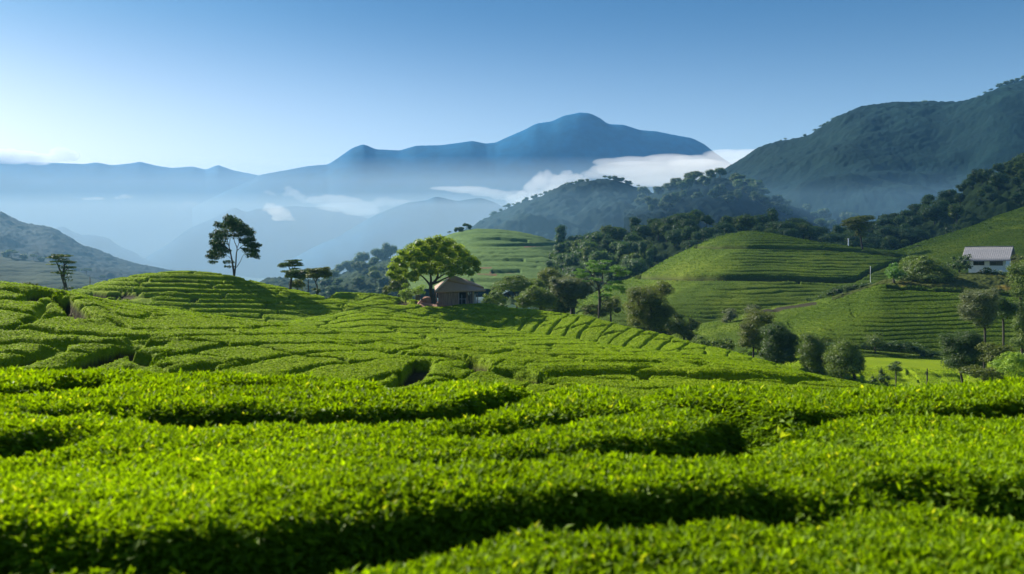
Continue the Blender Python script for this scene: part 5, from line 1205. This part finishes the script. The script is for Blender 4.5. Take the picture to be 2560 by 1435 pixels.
def white_house():
    d = 203.0; k = d / F
    p0 = at(2474, 681, d); rz = math.radians(-38)
    root = empty("white_house", p0, "white walled house with a grey tin roof on the right hillside", "house", None, rz)
    L, W_, H = 7.0, 4.4, 3.25
    x0, x1, y0, y1 = -L / 2, L / 2, 0.0, W_
    y0 = -W_ / 2; y1 = W_ / 2
    wins = [(-2.6, -0.5, 1.45, 2.75), (0.5, 2.95, 1.4, 2.85)]
    bm = bmesh.new(); th = 0.18
    xs = [x0, wins[0][0], wins[0][1], wins[1][0], wins[1][1], x1]
    for i in range(5):
        if i in (1, 3):
            w = wins[i // 2]
            box(bm, xs[i], xs[i + 1], y0, y0 + th, -1.2, w[2]); box(bm, xs[i], xs[i + 1], y0, y0 + th, w[3], H)
        else: box(bm, xs[i], xs[i + 1], y0, y0 + th, -1.2, H)
    box(bm, x0, x0 + th, y0 + th, y1, -1.2, H); box(bm, x0 + th, x1 - th, y1 - th, y1, -1.2, H)
    box(bm, x1 - th, x1, y0 + th, y1, -1.2, H)
    rH = 1.9
    for xa, xb in ((x1 - th, x1), (x0, x0 + th)):          # gables
        v = [bm.verts.new(q) for q in ((xa, y0 + 0.02, H), (xb, y0 + 0.02, H), (xb, y1 - 0.02, H), (xa, y1 - 0.02, H), (xa, 0, H + rH - 0.1), (xb, 0, H + rH - 0.1))]
        for q in ((0, 1, 5, 4), (1, 2, 5), (2, 3, 4, 5), (3, 0, 4)): bm.faces.new([v[i] for i in q])
    wall = bm_obj("wall", bm, M["whitewash"], root)
    # corrugated roof, two slopes
    for side in (-1, 1):
        nx = 110; V = []; ov = 0.75; ye = (W_ / 2 + 1.15) * side
        slope = rH / (W_ / 2)
        xa, xb = x0 - 1.15, x1 + 0.95
        for j in range(5):
            t = j / 4
            for i in range(nx + 1):
                x = xa + (xb - xa) * i / nx
                sag = -0.07 * math.sin(math.pi * i / nx) * (1 - t) - 0.05 * t * (1 - t)
                V.append((x - 0.0 * t, ye * (1 - t), H + rH - slope * abs(ye) * (1 - t) + 0.10 + sag + 0.028 * math.sin(i * 1.35)))
        o = mesh_np("roof_sheet", np.array(V), grid_faces(5, nx + 1), M["tin"], parent=root)
        s = o.modifiers.new("thick", 'SOLIDIFY'); s.thickness = 0.03
    bm = bmesh.new(); bm_tube(bm, [(x0 - 1.15, 0, H + rH + 0.11, 0.09), (0, 0, H + rH + 0.10, 0.09), (x1 + 0.95, 0, H + rH + 0.13, 0.09)], 8); bm_obj("ridge_cap", bm, M["tin"], root, True)
    for w in wins:
        bm = bmesh.new(); a = 0.07
        box(bm, w[0], w[1], y0 - 0.02, y0 + 0.06, w[2], w[2] + a); box(bm, w[0], w[1], y0 - 0.02, y0 + 0.06, w[3] - a, w[3]); box(bm, w[0], w[0] + a, y0 - 0.02, y0 + 0.06, w[2] + a, w[3] - a); box(bm, w[1] - a, w[1], y0 - 0.02, y0 + 0.06, w[2] + a, w[3] - a)
        m = (w[0] + w[1]) / 2; box(bm, m - .025, m + .025, y0 + 0.0, y0 + 0.05, w[2] + a, w[3] - a)
        wf = bm_obj("window", bm, M["post"], root)
        bm = bmesh.new(); box(bm, w[0] + a, w[1] - a, y0 + 0.09, y0 + 0.11, w[2] + a, w[3] - a); bm_obj("pane", bm, M["glass_dark"], wf)
    bm = bmesh.new(); box(bm, x0 + 0.05, x1 + 0.02, y0 - 0.05, y0 - 0.003, -1.2, -0.9); bm_obj("footing", bm, M["post"], root)
M["glass_dark"] = plain("glass_dark", (0.015, 0.017, 0.018), (0.04, 0.042, 0.04), 1.2, 0.15)
white_house()

def thin_post(px, py0, py1, d, r, mat, name, label, cat, zg=None):
    k = d / F; z0 = wz(py1, d)
    root = empty(name, (wx(px, d), d, z0), label, cat)
    h = (py1 - py0) * k
    bm = bmesh.new(); bm_tube(bm, [(0, 0, -1.2, r * 1.2), (0.01, 0, h * 0.5, r), (-0.01, 0, h, r * 0.85)], 8); bm_obj("shaft", bm, mat, root, True)
    bm = bmesh.new(); bm_tube(bm, [(-0.01, 0, h, r * 1.5), (-0.01, 0, h + r * 1.2, r * 1.3)], 8); bm_obj("cap", bm, mat, root, True)
thin_post(225, 693, 712, 172, 0.06, M["post"], "post", "thin dark post on the saddle right of the layered tree", "post")
thin_post(2176, 666, 704, 205, 0.05, M["screen"], "pole", "thin pale pole standing in the dark gully of the big tea hill", "pole")
gw = on_hill_py("G", 2121, 616)
thin_post(2121, 598, 612, float(gw[1]) + 14, 0.16, M["whitewash"], "marker_post", "small white marker post beyond the crest left of the flat topped tree", "post")

# single big yellow leaf standing out of the near row
def big_leaf():
    d = hit(1950, 1090, 3.7, 17.5) - 0.45
    x, z = wx(1950, d), wz(1089, d)
    root = empty("young_shoot", (x, d, z - 0.03), "large yellow green leaf sticking out of the dark gap on the right", "leaf")
    m = leaf_mat("shoot_leaf", (0.46, 0.58, 0.02), (0.58, 0.68, 0.03), trans=(1.1, 1.1, 0.6), tmix=0.6, big=3.0)
    k = d / F
    for (pts) in ([(1950, 1092), (1946, 1076), (1951, 1064), (1960, 1074), (1966, 1084)], [(1954, 1090), (1962, 1080), (1974, 1078), (1980, 1081), (1970, 1086)]):
        P = [((px - 1950) * k, 0.9 * (1092 - py) * k, (1092 - py) * k) for i, (px, py) in enumerate(pts)]
        c = np.mean(P, axis=0) + np.array([0, 0.012, 0])
        V = np.array(P + [tuple(c)]); n = len(P)
        o = mesh_np("blade", V, np.array([[i, (i + 1) % n, n] for i in range(n)]), m, parent=root, attrs={"tint": np.linspace(0.3, 1, n + 1)})
        s = o.modifiers.new("thick", 'SOLIDIFY'); s.thickness = 0.0015
    bm = bmesh.new(); bm_tube(bm, [(0, 0, -0.3, 0.005), (0.0, 0, 0.01, 0.003)], 5); bm_obj("stem", bm, M["lf_fresh"], root)
big_leaf()

# ------------------------------------------------------------------ clouds and air
def vol_mat(name, color, density, aniso):
    m = bpy.data.materials.new(name); m.use_nodes = True
    n = m.node_tree; n.nodes.clear(); out = n.nodes.new("ShaderNodeOutputMaterial")
    p = n.nodes.new("ShaderNodeVolumePrincipled")
    p.inputs["Color"].default_value = (*color, 1); p.inputs["Density"].default_value = density; p.inputs["Anisotropy"].default_value = aniso
    n.links.new(p.outputs[0], out.inputs["Volume"])
    return m
HAZE_D = 0.00009
M["haze"] = vol_mat("haze", (0.21, 0.56, 1.0), HAZE_D, 0.0)
M["mist"] = vol_mat("mist", (0.55, 0.70, 0.82), 0.0009, 0.0)
M["mist_low"] = vol_mat("mist_low", (0.58, 0.72, 0.83), 0.0024, 0.0)
def vbox(name, x0, x1, y0, y1, z0, z1, mat, label):
    bm = bmesh.new(); box(bm, x0, x1, y0, y1, z0, z1); o = bm_obj(name, bm, mat); tag(o, label, kind="stuff"); return o
vbox("haze", -7000, 7000, -200, 6200, -75, 600, M["haze"], "thin blue air haze filling the whole landscape")
vbox("mist", -3200, 1400, 1860, 2430, -48, 205, M["mist"], "pale layer of mist lying in the valley between the hills and the far mountains")

M["mist_near"] = vol_mat("mist_near", (0.30, 0.56, 0.78), 0.0010, 0.0)
vbox("mist", -900, 640, 575, 850, -50, 62, M["mist_near"], "thin blue mist at the foot of the dark wooded hills")
vbox("mist", -2600, 150, 1290, 1570, -50, 96, M["mist_low"], "thin low mist lying in the nearer valley")

def cloud(label, d, puffs, dens, seed, depth=0.7, flat=None):
    rng = np.random.RandomState(seed)
    bm = bmesh.new(); k = d / F
    m = bpy.data.metaballs.new("cloud_form"); 
    VV = []; FF = []; off = 0
    bm2 = bmesh.new(); bmesh.ops.create_icosphere(bm2, subdivisions=3, radius=1.0)
    iv = np.array([v.co[:] for v in bm2.verts]); jf = np.array([[v.index for v in f.verts] for f in bm2.faces]); bm2.free()
    bpy.data.metaballs.remove(m)
    for (x, y, rx, ry) in puffs:
        c = np.array(at(x, y, d)); R = np.array([rx * k, max(rx, ry) * k * depth, ry * k])
        c[1] += rng.randn() * R[1] * 0.15
        lump = 1 + 0.22 * perlin(iv[:, 0] * 2.2 + x, iv[:, 1] * 2.2 + iv[:, 2] * 2.4 + y) + 0.13 * perlin(iv[:, 0] * 5 + x, iv[:, 1] * 5 + iv[:, 2] * 5.1 + y)
        VV.append(c + iv * R * lump[:, None]); FF.append(jf + off); off += len(iv)
    V = np.concatenate(VV)
    o = mesh_np("cloud", V, np.concatenate(FF), vol_mat("cloud_vapour", (1, 1, 1), dens, 0.0))
    # fuse the puffs into one skin
    r = o.modifiers.new("fuse", 'REMESH'); r.mode = 'VOXEL'; r.voxel_size = max(1.1, 1.0 * k)
    tag(o, label, "cloud")
    return o
LX, LY = [to_sun[i] / to_sun[2] * 1000.0 for i in (0, 1)]
def added_shade_cloud():  # added cloud, out of view towards the sun, to shade the right hills
    rng = np.random.RandomState(5); VV = []; FF = []; off = 0
    bm2 = bmesh.new(); bmesh.ops.create_icosphere(bm2, subdivisions=3, radius=1.0)
    iv = np.array([v.co[:] for v in bm2.verts]); jf = np.array([[v.index for v in f.verts] for f in bm2.faces]); bm2.free()
    for (x, y, rx, ry, h) in [(190, 330, 120, 170, 70), (230, 480, 150, 200, 80), (120, 420, 80, 130, 50)] :
        lump = 1 + 0.2 * perlin(iv[:, 0] * 2.5 + x, iv[:, 1] * 2.5 + y)
        VV.append(np.array([x + LX, y + LY, 1000.0]) + iv * np.array([rx, ry, h]) * lump[:, None]); FF.append(jf + off); off += len(iv)
    o = mesh_np("cloud", np.concatenate(VV), np.concatenate(FF), vol_mat("cloud_vapour", (1, 1, 1), 0.0062, 0.3))
    r = o.modifiers.new("fuse", 'REMESH'); r.mode = 'VOXEL'; r.voxel_size = 14
    tag(o, "unseen cloud beyond the left of the view, added to dim the right hillside", kind="stuff")
added_shade_cloud()
cloud("tall white cumulus cloud rising behind the rounded wooded hill", 1830, [(1330, 470, 22, 18), (1352, 455, 26, 20), (1368, 440, 16, 13), (1390, 455, 26, 18), (1412, 448, 22, 16), (1420, 436, 13, 11), (1440, 445, 20, 12), (1400, 475, 50, 18), (1350, 490, 40, 16), (1455, 455, 24, 14), (1310, 488, 20, 14), (1285, 500, 24, 14), (1330, 505, 60, 14), (1352, 440, 12, 12), (1368, 432, 10, 9), (1345, 452, 14, 12), (1330, 460, 12, 12), (1412, 435, 11, 10), (1424, 431, 8, 7), (1400, 446, 12, 10), (1385, 444, 12, 10), (1318, 470, 12, 12), (1440, 440, 10, 8)], 0.024, 1)
cloud("long flat pale cloud sheet between the blue peak and the right mountain", 1842, [(1520, 405, 40, 9), (1580, 402, 60, 9), (1660, 402, 70, 12), (1740, 400, 70, 13), (1810, 392, 60, 16), (1870, 392, 60, 18), (1600, 422, 110, 16), (1720, 425, 120, 20), (1830, 425, 100, 24), (1530, 425, 60, 16), (1490, 435, 40, 12), (1650, 445, 120, 16), (1930, 400, 60, 20)], 0.0065, 2, 1.2)
cloud("low ragged cloud bank left of the tall cumulus", 1800, [(1120, 470, 50, 5), (1170, 474, 60, 9), (1220, 482, 50, 10), (1260, 490, 40, 11), (1290, 485, 30, 10)], 0.010, 3)
cloud("wide soft cloud bank right of the bright low puff", 1800, [(790, 500, 26, 11), (820, 496, 26, 11), (850, 500, 30, 13), (880, 505, 30, 13), (915, 515, 34, 12), (950, 505, 18, 13), (965, 500, 12, 11), (980, 505, 18, 10), (1005, 505, 22, 7), (850, 518, 60, 12), (900, 528, 50, 12)], 0.014, 4)
cloud("upright white puff at the left end of the wide cloud bank", 1795, [(720, 472, 12, 8), (732, 482, 20, 10), (748, 492, 16, 9), (715, 486, 10, 7), (762, 502, 14, 7)], 0.014, 5)
cloud("bright low white puff right of the tall lone tree", 1240, [(672, 518, 14, 9), (690, 527, 24, 13), (710, 537, 20, 11), (724, 546, 12, 7), (700, 546, 22, 7), (664, 524, 10, 5), (680, 512, 8, 6), (668, 510, 6, 5), (699, 518, 9, 6), (716, 527, 8, 6), (690, 548, 10, 4), (735, 551, 6, 3)], 0.042, 6)
cloud("small faint wisp above the bright low puff", 1790, [(668, 480, 11, 5), (680, 485, 10, 5)], 0.012, 7)
cloud("thin flat white wisp, left of two over the valley", 1790, [(218, 497, 16, 3.5), (240, 496, 18, 4), (255, 497, 10, 3)], 0.022, 8)
cloud("thin flat white wisp, right of two over the valley", 1790, [(295, 495, 12, 4), (312, 491, 14, 6), (325, 493, 9, 4)], 0.02, 9)
cloud("faint round puff over the middle of the left valley", 1790, [(470, 508, 16, 8), (484, 511, 14, 7), (455, 520, 14, 6), (425, 532, 10, 4)], 0.006, 10)
cloud("broad white cloud resting on the far range at the left edge", 4950, [(-40, 385, 60, 18), (20, 388, 40, 18), (60, 392, 46, 16), (100, 396, 40, 12), (150, 384, 28, 17), (175, 390, 26, 16), (130, 396, 40, 12), (20, 402, 50, 8), (95, 408, 30, 5)], 0.013, 11)
cloud("small grey wisp at the left foot of the blue peak", 4000, [(640, 425, 14, 6), (652, 430, 8, 5), (628, 420, 8, 4)], 0.0016, 12)
